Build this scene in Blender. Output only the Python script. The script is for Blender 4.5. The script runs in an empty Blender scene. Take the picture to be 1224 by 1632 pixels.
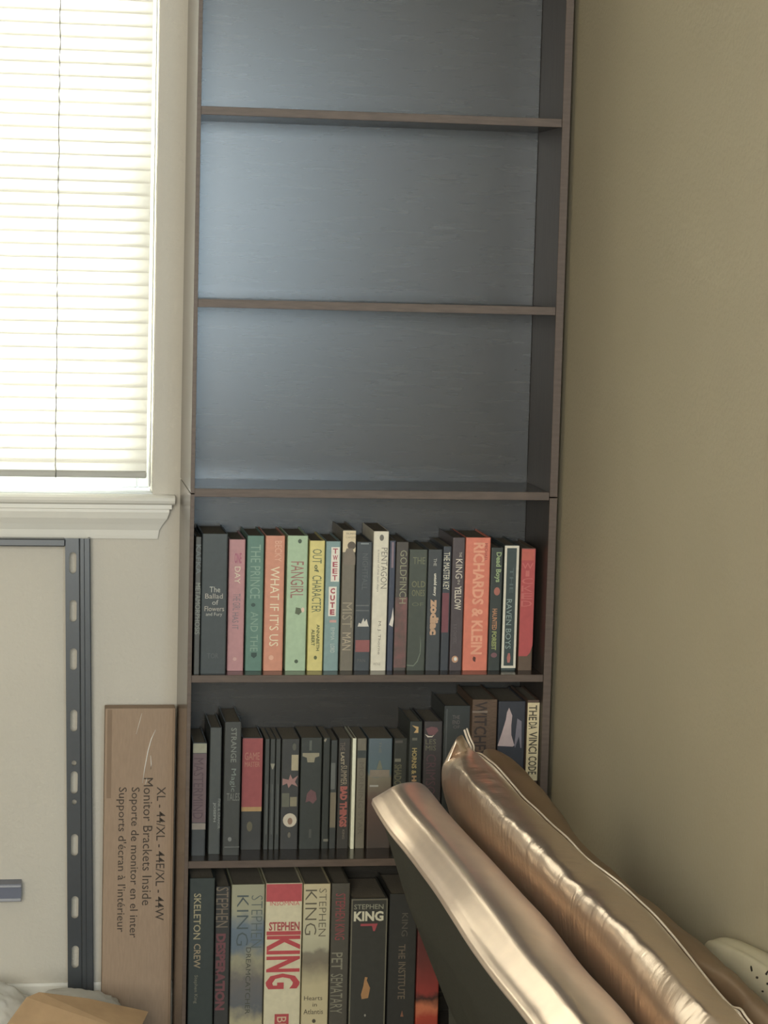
import bpy, bmesh, math, random
from mathutils import Vector, Matrix

random.seed(7)
scene = bpy.context.scene
COL = scene.collection

# ------------------------------------------------------------------ camera
F_PX, CX, CY = 3632.0, 612.0, 816.0
YAW, TILT, ROLL = (math.radians(v) for v in (8.87, 6.10, 1.49))
EYE = 1.40
fw = Vector((math.sin(YAW) * math.cos(TILT), math.cos(YAW) * math.cos(TILT), -math.sin(TILT)))
r0 = Vector((math.cos(YAW), -math.sin(YAW), 0.0))
u0 = r0.cross(fw)
rt = r0 * math.cos(ROLL) + u0 * math.sin(ROLL)
up = -r0 * math.sin(ROLL) + u0 * math.cos(ROLL)
cam_data = bpy.data.cameras.new('camera')
cam = bpy.data.objects.new('camera', cam_data)
COL.objects.link(cam)
M = Matrix(((rt.x, up.x, -fw.x, 0.0), (rt.y, up.y, -fw.y, 0.0), (rt.z, up.z, -fw.z, EYE), (0, 0, 0, 1)))
cam.matrix_world = M
cam_data.sensor_fit = 'VERTICAL'
cam_data.sensor_height = 24.0
cam_data.lens = F_PX / 1632.0 * 24.0
cam_data.clip_start = 0.05
scene.camera = cam

# ------------------------------------------------------------------ world, lights, exposure
scene.view_settings.view_transform = 'Standard'
scene.view_settings.look = 'None'
scene.view_settings.gamma = 1.0
scene.view_settings.use_curve_mapping = False
scene.view_settings.exposure = 0.07
world = bpy.data.worlds.new('sky')
scene.world = world
world.use_nodes = True
bg = world.node_tree.nodes['Background']
bg.inputs[0].default_value = (0.80, 0.90, 1.0, 1)
bg.inputs[1].default_value = 1.0


def area_light(name, loc, rot, sx, sy, power, color):
    d = bpy.data.lights.new(name, 'AREA')
    d.shape = 'RECTANGLE'
    d.size, d.size_y, d.energy, d.color = sx, sy, power, color
    o = bpy.data.objects.new(name, d)
    o.location = loc
    o.rotation_euler = rot
    COL.objects.link(o)
    return o


# daylight outside the blind window (shines towards -y) and outside the rear-left window (towards +y)
area_light('daylight_front', (-0.50, 4.62, 1.60), (math.radians(-90), 0, 0), 1.9, 1.8, 345, (1.0, 0.965, 0.92))
area_light('added_blue_fill', (0.60, -1.70, 1.62), (math.radians(90), 0, 0), 0.62, 1.40, 48, (0.62, 0.80, 1.0))  # added lamp; its blue reflection veils the laminate back panels
area_light('daylight_rear_left', (-0.65, -1.70, 1.72), (math.radians(90), 0, 0), 1.4, 1.5, 205, (1.0, 0.88, 0.79))


# ------------------------------------------------------------------ projection helper (pixel of the photo -> point on plane y)
def P(px, py, y):
    d = fw + rt * ((px - CX) / F_PX) - up * ((py - CY) / F_PX)
    t = y / d.y
    return Vector((d.x * t, y, EYE + d.z * t))


def PX(px, py, x):
    d = fw + rt * ((px - CX) / F_PX) - up * ((py - CY) / F_PX)
    t = x / d.x
    return Vector((x, d.y * t, EYE + d.z * t))


# ------------------------------------------------------------------ materials
def lin(c):
    c = c / 255.0
    return c / 12.92 if c <= 0.04045 else ((c + 0.055) / 1.055) ** 2.4


MATS = {}


def mat(name, rgb, rough=0.6, spec=0.5, metal=0.0, var=0.0, scale=20.0, bump=0.0, bscale=60.0,
        stretch=(1, 1, 1), sheen=0.0, coat=0.0, rgb2=None, aniso=0.0):
    """rgb is linear base colour; noise mixes towards rgb2 (or a darker tone)."""
    if name in MATS:
        return MATS[name]
    m = bpy.data.materials.new(name)
    m.use_nodes = True
    nt = m.node_tree
    b = nt.nodes['Principled BSDF']
    b.inputs['Roughness'].default_value = rough
    b.inputs['Specular IOR Level'].default_value = spec
    b.inputs['Metallic'].default_value = metal
    b.inputs['Sheen Weight'].default_value = sheen
    b.inputs['Coat Weight'].default_value = coat
    b.inputs['Base Color'].default_value = (*rgb, 1)
    tc = nt.nodes.new('ShaderNodeTexCoord')
    mp = nt.nodes.new('ShaderNodeMapping')
    mp.inputs['Scale'].default_value = stretch
    nt.links.new(tc.outputs['Object'], mp.inputs['Vector'])
    if var > 0:
        n = nt.nodes.new('ShaderNodeTexNoise')
        n.inputs['Scale'].default_value = scale
        n.inputs['Detail'].default_value = 6
        nt.links.new(mp.outputs[0], n.inputs['Vector'])
        mr = nt.nodes.new('ShaderNodeMapRange')
        mr.inputs[1].default_value, mr.inputs[2].default_value = 0.3, 0.7
        nt.links.new(n.outputs['Fac'], mr.inputs[0])
        mx = nt.nodes.new('ShaderNodeMix')
        mx.data_type = 'RGBA'
        c2 = rgb2 if rgb2 else tuple(c * (1 - var) for c in rgb)
        mx.inputs[6].default_value = (*rgb, 1)
        mx.inputs[7].default_value = (*c2, 1)
        nt.links.new(mr.outputs[0], mx.inputs[0])
        nt.links.new(mx.outputs[2], b.inputs['Base Color'])
    if bump > 0:
        n2 = nt.nodes.new('ShaderNodeTexNoise')
        n2.inputs['Scale'].default_value = bscale
        n2.inputs['Detail'].default_value = 4
        nt.links.new(mp.outputs[0], n2.inputs['Vector'])
        bp = nt.nodes.new('ShaderNodeBump')
        bp.inputs['Strength'].default_value = bump
        bp.inputs['Distance'].default_value = 0.004
        nt.links.new(n2.outputs['Fac'], bp.inputs['Height'])
        nt.links.new(bp.outputs[0], b.inputs['Normal'])
    MATS[name] = m
    return m


K_BOOK = 0.74   # how bright a white spine would read on the shelf


def ink(r, g, b, rough=0.45, k=None, var=0.12):
    """printed colour named by how it reads in the room"""
    k = k or K_BOOK
    key = 'print_%d_%d_%d_%d' % (r, g, b, int(rough * 100))
    c = [lin(v) for v in (r, g, b)]
    L = sum(c) / 3
    return mat(key, tuple(min(0.9, (v * 0.80 + L * 0.20) / k) for v in c), rough, 0.4, var=var, scale=90)


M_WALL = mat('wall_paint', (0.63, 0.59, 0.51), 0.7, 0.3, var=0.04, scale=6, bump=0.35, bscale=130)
M_WALLR = mat('wall_paint_dimmed', (0.48, 0.425, 0.30), 0.6, 0.3, var=0.04, scale=6, bump=0.3, bscale=130)  # same paint as the front wall, its dimmer light put into the colour
M_CEIL = mat('ceiling_paint', (0.60, 0.58, 0.52), 0.9, 0.2, var=0.03, bump=0.3, bscale=90)
M_CARPET = mat('carpet', (0.34, 0.29, 0.23), 0.95, 0.1, var=0.3, scale=250, bump=0.6, bscale=400)
M_TRIM = mat('trim_paint', (0.78, 0.76, 0.69), 0.4, 0.5, var=0.03, scale=15)
M_SASH = mat('white_vinyl', (0.75, 0.78, 0.80), 0.35, 0.5, var=0.03)
M_PANEL = mat('dark_laminate', (0.037, 0.033, 0.027), 0.27, 1.0, var=0.35, scale=9, stretch=(1.2, 1.2, 14), bump=0.0,
              bscale=30)
M_SIDE = mat('dark_laminate_upright', (0.060, 0.048, 0.040), 0.50, 0.5, var=0.35, scale=9, stretch=(14, 14, 1.2))
M_SIDE_OUT = mat('glossy_laminate_side', (0.090, 0.068, 0.055), 0.22, 1.0, var=0.35, scale=9, stretch=(14, 14, 1.2))
M_EDGE = mat('laminate_edge', (0.125, 0.088, 0.066), 0.5, 0.5, var=0.3, scale=30, stretch=(1, 1, 6))
M_SHELF = mat('laminate_shelf', (0.050, 0.040, 0.034), 0.22, 0.8, var=0.35, scale=9, stretch=(1.2, 14, 1.2))
M_SATIN = mat('rose_satin', (0.84, 0.66, 0.51), 0.29, 0.9, metal=0.90, var=0.10, scale=25, bump=0.12, bscale=14,
              sheen=0.1)
M_SATINP = mat('rose_satin_pleated', (0.76, 0.61, 0.485), 0.30, 0.9, metal=0.88, var=0.10, scale=25, bump=0.28, bscale=1.0,
               stretch=(14, 120, 14))
M_SATIN2 = mat('brown_satin', (0.25, 0.165, 0.095), 0.5, 0.5, metal=0.3, var=0.15, scale=12, bump=0.12, bscale=14)
M_GREYFAB = mat('grey_lining', (0.085, 0.085, 0.068), 0.9, 0.2, var=0.2, scale=300, bump=0.2, bscale=500)
M_PIPE = mat('satin_piping', (0.90, 0.78, 0.64), 0.3, 0.8, metal=0.2, var=0.05)
M_BLACKMETAL = mat('black_steel', (0.048, 0.056, 0.064), 0.32, 1.0, var=0.1, scale=80)
M_CARD = mat('cardboard', (0.40, 0.29, 0.205), 0.75, 0.3, var=0.12, scale=40, bump=0.1, bscale=90, stretch=(8, 8, 1))
M_CARD2 = mat('tan_cardboard', (0.50, 0.335, 0.19), 0.75, 0.3, var=0.15, scale=30, bump=0.1, bscale=60)
M_PRINT = mat('box_print', (0.10, 0.08, 0.065), 0.8, 0.2, var=0.3, scale=200)
M_PAGES = mat('book_pages', (0.24, 0.21, 0.165), 0.9, 0.1, var=0.25, scale=40, stretch=(60, 1, 1))


def translucent_mat(name, rgb, fac):
    m = bpy.data.materials.new(name)
    m.use_nodes = True
    nt = m.node_tree
    nt.nodes.clear()
    out = nt.nodes.new('ShaderNodeOutputMaterial')
    d = nt.nodes.new('ShaderNodeBsdfDiffuse')
    t = nt.nodes.new('ShaderNodeBsdfTranslucent')
    mx = nt.nodes.new('ShaderNodeMixShader')
    n = nt.nodes.new('ShaderNodeTexNoise')
    n.inputs['Scale'].default_value = 14
    cr = nt.nodes.new('ShaderNodeMix')
    cr.data_type = 'RGBA'
    cr.inputs[6].default_value = (*rgb, 1)
    cr.inputs[7].default_value = (rgb[0] * .96, rgb[1] * .95, rgb[2] * .92, 1)
    nt.links.new(n.outputs['Fac'], cr.inputs[0])
    nt.links.new(cr.outputs[2], d.inputs[0])
    nt.links.new(cr.outputs[2], t.inputs[0])
    mx.inputs[0].default_value = fac
    nt.links.new(d.outputs[0], mx.inputs[1])
    nt.links.new(t.outputs[0], mx.inputs[2])
    nt.links.new(mx.outputs[0], out.inputs[0])
    return m


M_SLAT = translucent_mat('blind_slat_vinyl', (0.84, 0.82, 0.77), 0.17)
M_SLATEDGE = translucent_mat('blind_slat_opaque_edge', (0.80, 0.78, 0.72), 0.02)  # top strip made nearly opaque so the slat overlaps show dark lines
M_CORD = mat('blind_cord_backlit', (0.34, 0.32, 0.27), 0.8, 0.2, var=0.05)  # backlit look put into the cord's grey
M_BAG = translucent_mat('white_plastic_film', (0.88, 0.87, 0.83), 0.3)


def glass_mat():
    m = bpy.data.materials.new('window_glass')
    m.use_nodes = True
    nt = m.node_tree
    nt.nodes.clear()
    out = nt.nodes.new('ShaderNodeOutputMaterial')
    t = nt.nodes.new('ShaderNodeBsdfTransparent')
    t.inputs[0].default_value = (0.93, 0.97, 0.96, 1)
    g = nt.nodes.new('ShaderNodeBsdfGlossy')
    g.inputs['Roughness'].default_value = 0.02
    fr = nt.nodes.new('ShaderNodeFresnel')
    mx = nt.nodes.new('ShaderNodeMixShader')
    nt.links.new(fr.outputs[0], mx.inputs[0])
    nt.links.new(t.outputs[0], mx.inputs[1])
    nt.links.new(g.outputs[0], mx.inputs[2])
    nt.links.new(mx.outputs[0], out.inputs[0])
    return m


M_GLASS = glass_mat()


def ramp_mat(name, stops, z0, z1, rough=0.45, noise=0.15):
    """jacket artwork: colour bands that blend up the height of the spine (local z, 0 at the shelf)"""
    m = bpy.data.materials.new(name)
    m.use_nodes = True
    nt = m.node_tree
    b = nt.nodes['Principled BSDF']
    b.inputs['Roughness'].default_value = rough
    tc = nt.nodes.new('ShaderNodeTexCoord')
    sx = nt.nodes.new('ShaderNodeSeparateXYZ')
    nt.links.new(tc.outputs['Object'], sx.inputs[0])
    n = nt.nodes.new('ShaderNodeTexNoise')
    n.inputs['Scale'].default_value = 45
    n.inputs['Detail'].default_value = 4
    nt.links.new(tc.outputs['Object'], n.inputs['Vector'])
    mr = nt.nodes.new('ShaderNodeMapRange')
    mr.inputs[1].default_value, mr.inputs[2].default_value = z0, z1
    nt.links.new(sx.outputs['Z'], mr.inputs[0])
    ma = nt.nodes.new('ShaderNodeMath')
    ma.operation = 'MULTIPLY_ADD'
    ma.inputs[1].default_value = noise
    nt.links.new(n.outputs['Fac'], ma.inputs[0])
    nt.links.new(mr.outputs[0], ma.inputs[2])
    ms = nt.nodes.new('ShaderNodeMath')
    ms.operation = 'SUBTRACT'
    ms.inputs[1].default_value = noise / 2
    nt.links.new(ma.outputs[0], ms.inputs[0])
    cr = nt.nodes.new('ShaderNodeValToRGB')
    e = cr.color_ramp.elements
    while len(e) < len(stops):
        e.new(0.5)
    for el, (p, c) in zip(e, stops):
        el.position = p
        el.color = (*[min(0.9, lin(v) / K_BOOK) for v in c], 1)
    nt.links.new(ms.outputs[0], cr.inputs[0])
    nt.links.new(cr.outputs[0], b.inputs['Base Color'])
    return m


# ------------------------------------------------------------------ mesh helpers
def link(name, me, m, parent=None, loc=None):
    o = bpy.data.objects.new(name, me)
    COL.objects.link(o)
    if m is not None and not me.materials:
        for q in (m if isinstance(m, (list, tuple)) else [m]):
            me.materials.append(q)
    if loc is not None:
        o.location = loc
    if parent is not None:
        o.parent = parent
    return o


def from_bm(name, bm, m, parent=None, loc=None, smooth=False):
    me = bpy.data.meshes.new(name)
    bm.normal_update()
    bm.to_mesh(me)
    bm.free()
    if smooth:
        for p in me.polygons:
            p.use_smooth = True
    return link(name, me, m, parent, loc)


def add_box(bm, lo, hi, bevel=0.0, seg=1):
    r = bmesh.ops.create_cube(bm, size=1.0)
    vs = r['verts']
    for v in vs:
        v.co = Vector([(lo[i] + hi[i]) / 2 + v.co[i] * (hi[i] - lo[i]) for i in range(3)])
    if bevel > 0:
        es = list({e for v in vs for e in v.link_edges})
        bmesh.ops.bevel(bm, geom=es, offset=bevel, segments=seg, affect='EDGES', profile=0.5)


def box(name, lo, hi, m, parent=None, bevel=0.0, seg=1, smooth=False, loc=None):
    bm = bmesh.new()
    add_box(bm, lo, hi, bevel, seg)
    return from_bm(name, bm, m, parent, loc, smooth)


def add_prism(bm, pts, axis, a, b):
    """extrude the closed 2-D outline pts along axis (0,1,2) from a to b"""
    def mk(p, t):
        if axis == 0:
            return (t, p[0], p[1])
        if axis == 1:
            return (p[0], t, p[1])
        return (p[0], p[1], t)
    v0 = [bm.verts.new(mk(p, a)) for p in pts]
    v1 = [bm.verts.new(mk(p, b)) for p in pts]
    n = len(pts)
    bm.faces.new(v0)
    bm.faces.new(list(reversed(v1)))
    for i in range(n):
        bm.faces.new([v0[i], v1[i], v1[(i + 1) % n], v0[(i + 1) % n]])
    bmesh.ops.recalc_face_normals(bm, faces=bm.faces[:])


def add_tube(bm, pts, r, seg=8, cap=True):
    rings = []
    for i, p in enumerate(pts):
        p = Vector(p)
        t = (Vector(pts[min(i + 1, len(pts) - 1)]) - Vector(pts[max(i - 1, 0)])).normalized()
        a = t.cross(Vector((0, 0, 1)))
        if a.length < 1e-3:
            a = t.cross(Vector((1, 0, 0)))
        a.normalize()
        b = t.cross(a)
        rr = r[i] if isinstance(r, (list, tuple)) else r
        rings.append([bm.verts.new(p + a * rr * math.cos(2 * math.pi * k / seg) + b * rr * math.sin(2 * math.pi * k / seg))
                      for k in range(seg)])
    for i in range(len(rings) - 1):
        for k in range(seg):
            bm.faces.new([rings[i][k], rings[i][(k + 1) % seg], rings[i + 1][(k + 1) % seg], rings[i + 1][k]])
    if cap:
        bm.faces.new(list(reversed(rings[0])))
        bm.faces.new(rings[-1])


def tag(o, label=None, cat=None, group=None, kind=None):
    if label:
        o['label'] = label
    if cat:
        o['category'] = cat
    if group:
        o['group'] = group
    if kind:
        o['kind'] = kind
    return o


def thing(name, label, cat, loc=(0, 0, 0), group=None):
    o = bpy.data.objects.new(name, None)
    o.empty_display_size = 0.05
    COL.objects.link(o)
    o.location = loc
    return tag(o, label, cat, group)


def struct(o):
    o['kind'] = 'structure'
    return o


# text as a flat mesh filling a box; mode 'down' reads top to bottom, 'across' reads upright, 'stack' is one letter per line
def text_mesh(body, w, h, mode='down', bold=0.0, shear=0.0):
    def raw(s):
        cu = bpy.data.curves.new('lettering', 'FONT')
        cu.body = s
        cu.size = 1.0
        cu.resolution_u = 2
        cu.offset = 0.0 if 'M' in s else bold
        cu.shear = shear
        cu.fill_mode = 'FRONT'
        ob = bpy.data.objects.new('lettering', cu)
        me = bpy.data.meshes.new_from_object(ob)
        bpy.data.objects.remove(ob)
        return me
    lines = list(body) if mode == 'stack' else [body]
    verts, faces = [], []
    n = len(lines)
    for k, s in enumerate(lines):
        me = raw(s)
        if not me.vertices:
            continue
        xs = [v.co.x for v in me.vertices]
        ys = [v.co.y for v in me.vertices]
        x0, x1, y0, y1 = min(xs), max(xs), min(ys), max(ys)
        base = len(verts)
        for v in me.vertices:
            u = (v.co.x - x0) / max(x1 - x0, 1e-6) - 0.5
            t = (v.co.y - y0) / max(y1 - y0, 1e-6) - 0.5
            if mode == 'down':
                verts.append((t * w, 0.0, -u * h))
            elif mode == 'up':
                verts.append((-t * w, 0.0, u * h))
            elif mode == 'across':
                verts.append((u * w, 0.0, t * h))
            else:
                hh = h / n
                ww = w * (0.35 if s in "I'1" else 1.0)
                verts.append((u * ww, 0.0, h / 2 - hh * (k + 0.5) + t * hh * 0.78))
        for p in me.polygons:
            faces.append([base + i for i in p.vertices])
        bpy.data.meshes.remove(me)
    out = bpy.data.meshes.new('lettering')
    out.from_pydata(verts, [], faces)
    return out


# ================================================================== SETTING
YW = 4.00        # window wall
YF = 3.72        # front of the bookcase
Y_BACK = -1.40
X_LEFT = -2.6
Z_CEIL = 2.55
# window opening from the photo
wx1 = P(249.5, 400, YW).x
wz0 = P(120, 789, YW).z
wx0, wz1 = wx1 - 1.45, 2.12
bz_top = P(60, 1566, YW).z     # top of the baseboard
# right wall just right of the bookcase
XR = P(913, 40, YF).x + 0.010
FLOOR = bz_top - 0.095

box_lo = lambda *a: a


def wall_with_hole(name, axis_y, y0, y1, x0, x1, z0, z1, hx0, hx1, hz0, hz1, m):
    bm = bmesh.new()
    add_box(bm, (x0, y0, z0), (hx0, y1, z1))
    add_box(bm, (hx1, y0, z0), (x1, y1, z1))
    add_box(bm, (hx0, y0, z0), (hx1, y1, hz0))
    add_box(bm, (hx0, y0, hz1), (hx1, y1, z1))
    return struct(from_bm(name, bm, m))


wall_with_hole('wall_front', 0, YW, YW + 0.14, X_LEFT, XR + 0.12, FLOOR, Z_CEIL, wx0, wx1, wz0, wz1, M_WALL)
bm = bmesh.new()
for lo, hi in (((X_LEFT, FLOOR), (-1.30, Z_CEIL)), ((0.02, FLOOR), (0.30, Z_CEIL)), ((0.86, FLOOR), (XR + 0.12, Z_CEIL)),
               ((-1.30, FLOOR), (0.02, 0.95)), ((-1.30, 2.40), (0.02, Z_CEIL)), ((0.30, FLOOR), (0.86, 0.90)), ((0.30, 2.30), (0.86, Z_CEIL))):
    add_box(bm, (lo[0], Y_BACK - 0.12, lo[1]), (hi[0], Y_BACK, hi[1]))
struct(from_bm('wall_back', bm, M_WALL))
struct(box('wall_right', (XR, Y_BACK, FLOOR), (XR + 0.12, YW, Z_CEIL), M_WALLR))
struct(box('wall_left', (X_LEFT - 0.12, Y_BACK, FLOOR), (X_LEFT, YW, Z_CEIL), M_WALL))
struct(box('floor', (X_LEFT, Y_BACK, FLOOR - 0.1), (XR, YW, FLOOR), M_CARPET))
struct(box('ceiling', (X_LEFT, Y_BACK, Z_CEIL), (XR, YW, Z_CEIL + 0.1), M_CEIL))

# baseboards (moulded profile)
prof = [(0, 0), (-0.014, 0), (-0.014, 0.070), (-0.011, 0.082), (-0.006, 0.090), (-0.004, 0.095), (0, 0.095)]
bm = bmesh.new()
add_prism(bm, [(YW + p[0], FLOOR + p[1]) for p in prof], 0, X_LEFT, XR)
struct(from_bm('baseboard_front', bm, M_TRIM))
bm = bmesh.new()
add_prism(bm, [(XR + p[0], FLOOR + p[1]) for p in prof], 1, Y_BACK, YW - 0.014)
struct(from_bm('baseboard_right', bm, M_TRIM))

# window sill board and moulded apron
sx1 = P(280, 795, YW - 0.05).x
sz1 = P(120, 789.5, YW - 0.035).z
sz0 = P(120, 804, YW - 0.035).z
bm = bmesh.new()
t = sz1 - sz0
pr = [(YW + 0.10, sz0), (YW - 0.030, sz0), (YW - 0.036, sz0 + t * .2), (YW - 0.038, sz0 + t * .5),
      (YW - 0.036, sz0 + t * .8), (YW - 0.030, sz1), (YW + 0.10, sz1)]
# inner part sits between the jambs, horns run past them
add_prism(bm, [(y if y < YW else YW + 0.0, z) for y, z in pr], 0, wx0 - 0.06, sx1)
sill = struct(from_bm('trim_1', bm, M_TRIM))
box('sill_board', (wx0 + 0.001, YW, sz0 + 0.001), (wx1 - 0.001, YW + 0.09, sz1 + 0.001), M_SASH, sill)
az0 = P(120, 858, YW - 0.01).z
az1 = sz0
ah = az1 - az0
ap = [(0.0, 0.0), (0.009, 0.0), (0.010, 0.10), (0.011, 0.25), (0.016, 0.42), (0.0225, 0.60), (0.0255, 0.78), (0.0255, 0.86),
      (0.029, 0.88), (0.029, 1.0), (0.0, 1.0)]
ax_in = P(250, 858, YW - 0.01).x - 0.009      # where the face starts at the bottom right corner
bm = bmesh.new()
L, Rr = [], []
for d, tt in ap:
    L.append(bm.verts.new((wx0 - 0.05 - d, YW - d, az0 + tt * ah)))
    Rr.append(bm.verts.new((ax_in + d * 1.15, YW - d, az0 + tt * ah)))
# mitred return at the right end
for i in range(len(ap) - 1):
    bm.faces.new([L[i], Rr[i], Rr[i + 1], L[i + 1]])
W_ = [bm.verts.new((ax_in + d * 1.15, YW, az0 + tt * ah)) for d, tt in ap]
for i in range(len(ap) - 1):
    try:
        bm.faces.new([Rr[i], W_[i], W_[i + 1], Rr[i + 1]])
    except ValueError:
        pass
bmesh.ops.remove_doubles(bm, verts=bm.verts[:], dist=1e-5)
bmesh.ops.recalc_face_normals(bm, faces=bm.faces[:])
struct(from_bm('trim_2', bm, M_TRIM))

# window_1: white frame, sashes, panes
win = thing('window_1', None, None)
struct(win)
yo = YW + 0.085


def frame_rect(name, x0, x1, z0, z1, wd, y0, y1, m, parent, bev=0.003):
    bm = bmesh.new()
    add_box(bm, (x0, y0, z0), (x0 + wd, y1, z1), bev)
    add_box(bm, (x1 - wd, y0, z0), (x1, y1, z1), bev)
    add_box(bm, (x0 + wd, y0, z0), (x1 - wd, y1, z0 + wd), bev)
    add_box(bm, (x0 + wd, y0, z1 - wd), (x1 - wd, y1, z1), bev)
    return from_bm(name, bm, m, parent)


frame_rect('window_frame', wx0 + .001, wx1 - .001, sz1 + 0.002, wz1 - .001, 0.022, yo, yo + 0.055, M_SASH, win)
zm = (wz0 + wz1) / 2
frame_rect('lower_sash', wx0 + .023, wx1 - .023, sz1 + 0.025, zm, 0.030, yo + 0.008, yo + 0.028, M_SASH, win)
frame_rect('upper_sash', wx0 + .023, wx1 - .023, zm - 0.028, wz1 - .023, 0.028, yo + 0.03, yo + 0.05, M_SASH, win)
box('pane', (wx0 + .053, yo + 0.015, sz1 + .055), (wx1 - .053, yo + 0.019, zm - .03), M_GLASS, win)
box('pane', (wx0 + .051, yo + 0.038, zm), (wx1 - .051, yo + 0.042, wz1 - .051), M_GLASS, win)
# added_rear_window behind the camera, added to give the laminate a blue sheen
added_win = thing('added_rear_window', None, None)
struct(added_win)
frame_rect('window_frame', 0.301, 0.859, 0.901, 2.299, 0.035, Y_BACK - 0.09, Y_BACK - 0.04, M_SASH, added_win)
box('pane', (0.336, Y_BACK - 0.068, 0.936), (0.824, Y_BACK - 0.062, 2.264), M_GLASS, added_win)

win3 = thing('window_3', None, None)
struct(win3)
frame_rect('window_frame', -1.299, 0.019, 0.951, 2.399, 0.035, Y_BACK - 0.09, Y_BACK - 0.04, M_SASH, win3)
box('pane', (-1.264, Y_BACK - 0.068, 0.986), (-0.016, Y_BACK - 0.062, 2.364), M_GLASS, win3)

# ================================================================== WINDOW BLIND
YB = YW + 0.045
bl_x1 = P(238.5, 400, YB).x
bl_x0 = wx0 + 0.008
z_first = P(0, 733.3, YB).z        # lowest slat line at the left edge of the frame
z_hi = P(0, 10.8, YB).z
pitch = (z_hi - z_first) / 35.0
blind = thing('window_blind', 'closed cream horizontal blind hanging in the window', 'blind', (0, YB, 0))
SW = pitch * 1.27
prof = []
for k in range(7):
    s = k / 6.0 - 0.5
    prof.append((-0.0032 + 0.0032 * (2 * s) ** 2 * 1.0 + s * 0.0016, s * SW))
sl = bmesh.new()
half = (bl_x1 - bl_x0) / 2
cols = 6
grid = []
for i in range(cols + 1):
    x = -half + 2 * half * i / cols
    grid.append([sl.verts.new((x, y, z)) for y, z in prof])
for i in range(cols):
    for k in range(6):
        sl.faces.new([grid[i][k], grid[i + 1][k], grid[i + 1][k + 1], grid[i][k + 1]])
slat_me = bpy.data.meshes.new('slat')
bmesh.ops.recalc_face_normals(sl, faces=sl.faces[:])
sl.to_mesh(slat_me)
sl.free()
slat_me.materials.append(M_SLAT)
slat_me.materials.append(M_SLATEDGE)
for p in slat_me.polygons:
    if sum(slat_me.vertices[i].co.z for i in p.vertices) / 4 > SW * 0.31:
        p.material_index = 1
for p in slat_me.polygons:
    p.use_smooth = True
nsl = int((wz1 - 0.05 - z_first) / pitch)
for i in range(nsl + 1):
    o = bpy.data.objects.new('slat', slat_me)
    o.location = ((bl_x0 + bl_x1) / 2, 0, z_first + pitch * (i + 0.5))
    o.rotation_euler = (random.uniform(-.02, .02), random.uniform(-.0012, .0012), 0)
    COL.objects.link(o)
    o.parent = blind
# last short slat over the bottom rail
brz1 = P(60, 748.5, YB).z
brz0 = P(60, 759.5, YB).z
o = bpy.data.objects.new('slat', slat_me)
o.location = ((bl_x0 + bl_x1) / 2, 0, z_first - pitch * 0.34)
COL.objects.link(o)
o.parent = blind
M_RAIL = mat('blind_rail', (0.42, 0.41, 0.37), 0.5, 0.4, var=0.05)
box('bottom_rail', (bl_x0, -0.010, brz0), (bl_x1, 0.010, brz1), M_RAIL, blind, 0.003, 2)
box('head_rail', (bl_x0, -0.018, wz1 - 0.042), (bl_x1, 0.018, wz1 - 0.003), M_SASH, blind, 0.003, 2)
for px in (92.0,):
    bm = bmesh.new()
    xc = P(px, 400, YB - .01).x
    pts = []
    z = brz0
    while z < wz1 - 0.04:
        pts.append((xc + random.uniform(-.0009, .0009), -0.0125, z))
        z += pitch / 2
    add_tube(bm, pts, 0.0011, 6)
    from_bm('ladder_cord', bm, M_CORD, blind, smooth=True)
for px in (89.0,):
    bm = bmesh.new()
    xc2 = bl_x0 + 0.22
    pts = [(xc2, -0.0125, brz0 + k * pitch / 2) for k in range(2 * nsl)]
    add_tube(bm, pts, 0.0011, 6)
    from_bm('ladder_cord', bm, M_CORD, blind, smooth=True)

# ================================================================== BOOKCASE
bxl_f = P(303.5, 800, YF).x            # outer left at the front
bxr_f = P(888.5, 790, YF).x            # outer right at the front
TH = P(310.0, 800, YF).x - bxl_f       # left board thickness
THR = bxr_f - P(876.3, 790, YF).x
Y_IN = YF + 0.180                      # face of the back panel
case = thing('bookcase', 'tall narrow dark brown bookcase standing in the corner', 'bookcase', ((bxl_f + bxr_f) / 2, YF, FLOOR))
cx0, cz0 = case.location.x, FLOOR


def cbox(name, lo, hi, m, bev=0.0008):
    """box given in room coordinates, parented to the case"""
    return box(name, (lo[0] - cx0, lo[1] - YF, lo[2] - cz0), (hi[0] - cx0, hi[1] - YF, hi[2] - cz0), m, case, bev)


zj = P(600, 790, YF).z                 # joint of the two stacked halves
Z_CASE = 2.20
Y_SB = YW - 0.016
EDGE_T = 0.0012
for (x0, x1) in ((bxl_f, bxl_f + TH), (bxr_f - THR, bxr_f)):
    ms = M_SIDE_OUT if x0 < 0.4 else M_SIDE
    cbox('side_panel', (x0, YF + EDGE_T, FLOOR), (x1, Y_SB, zj - 0.001), ms)
    cbox('side_panel', (x0, YF + EDGE_T, zj + 0.001), (x1, Y_SB, Z_CASE), ms)
    cbox('edge_strip', (x0, YF, FLOOR), (x1, YF + EDGE_T, zj - 0.001), M_EDGE, 0.0004)
    cbox('edge_strip', (x0, YF, zj + 0.001), (x1, YF + EDGE_T, Z_CASE), M_EDGE, 0.0004)
xi0, xi1 = bxl_f + TH, bxr_f - THR
shelf_top = {}
levels = [('S0', -108), ('S1', 192), ('S2', 496), ('S3', 795), ('S4', 1088), ('S5', 1381)]
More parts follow.
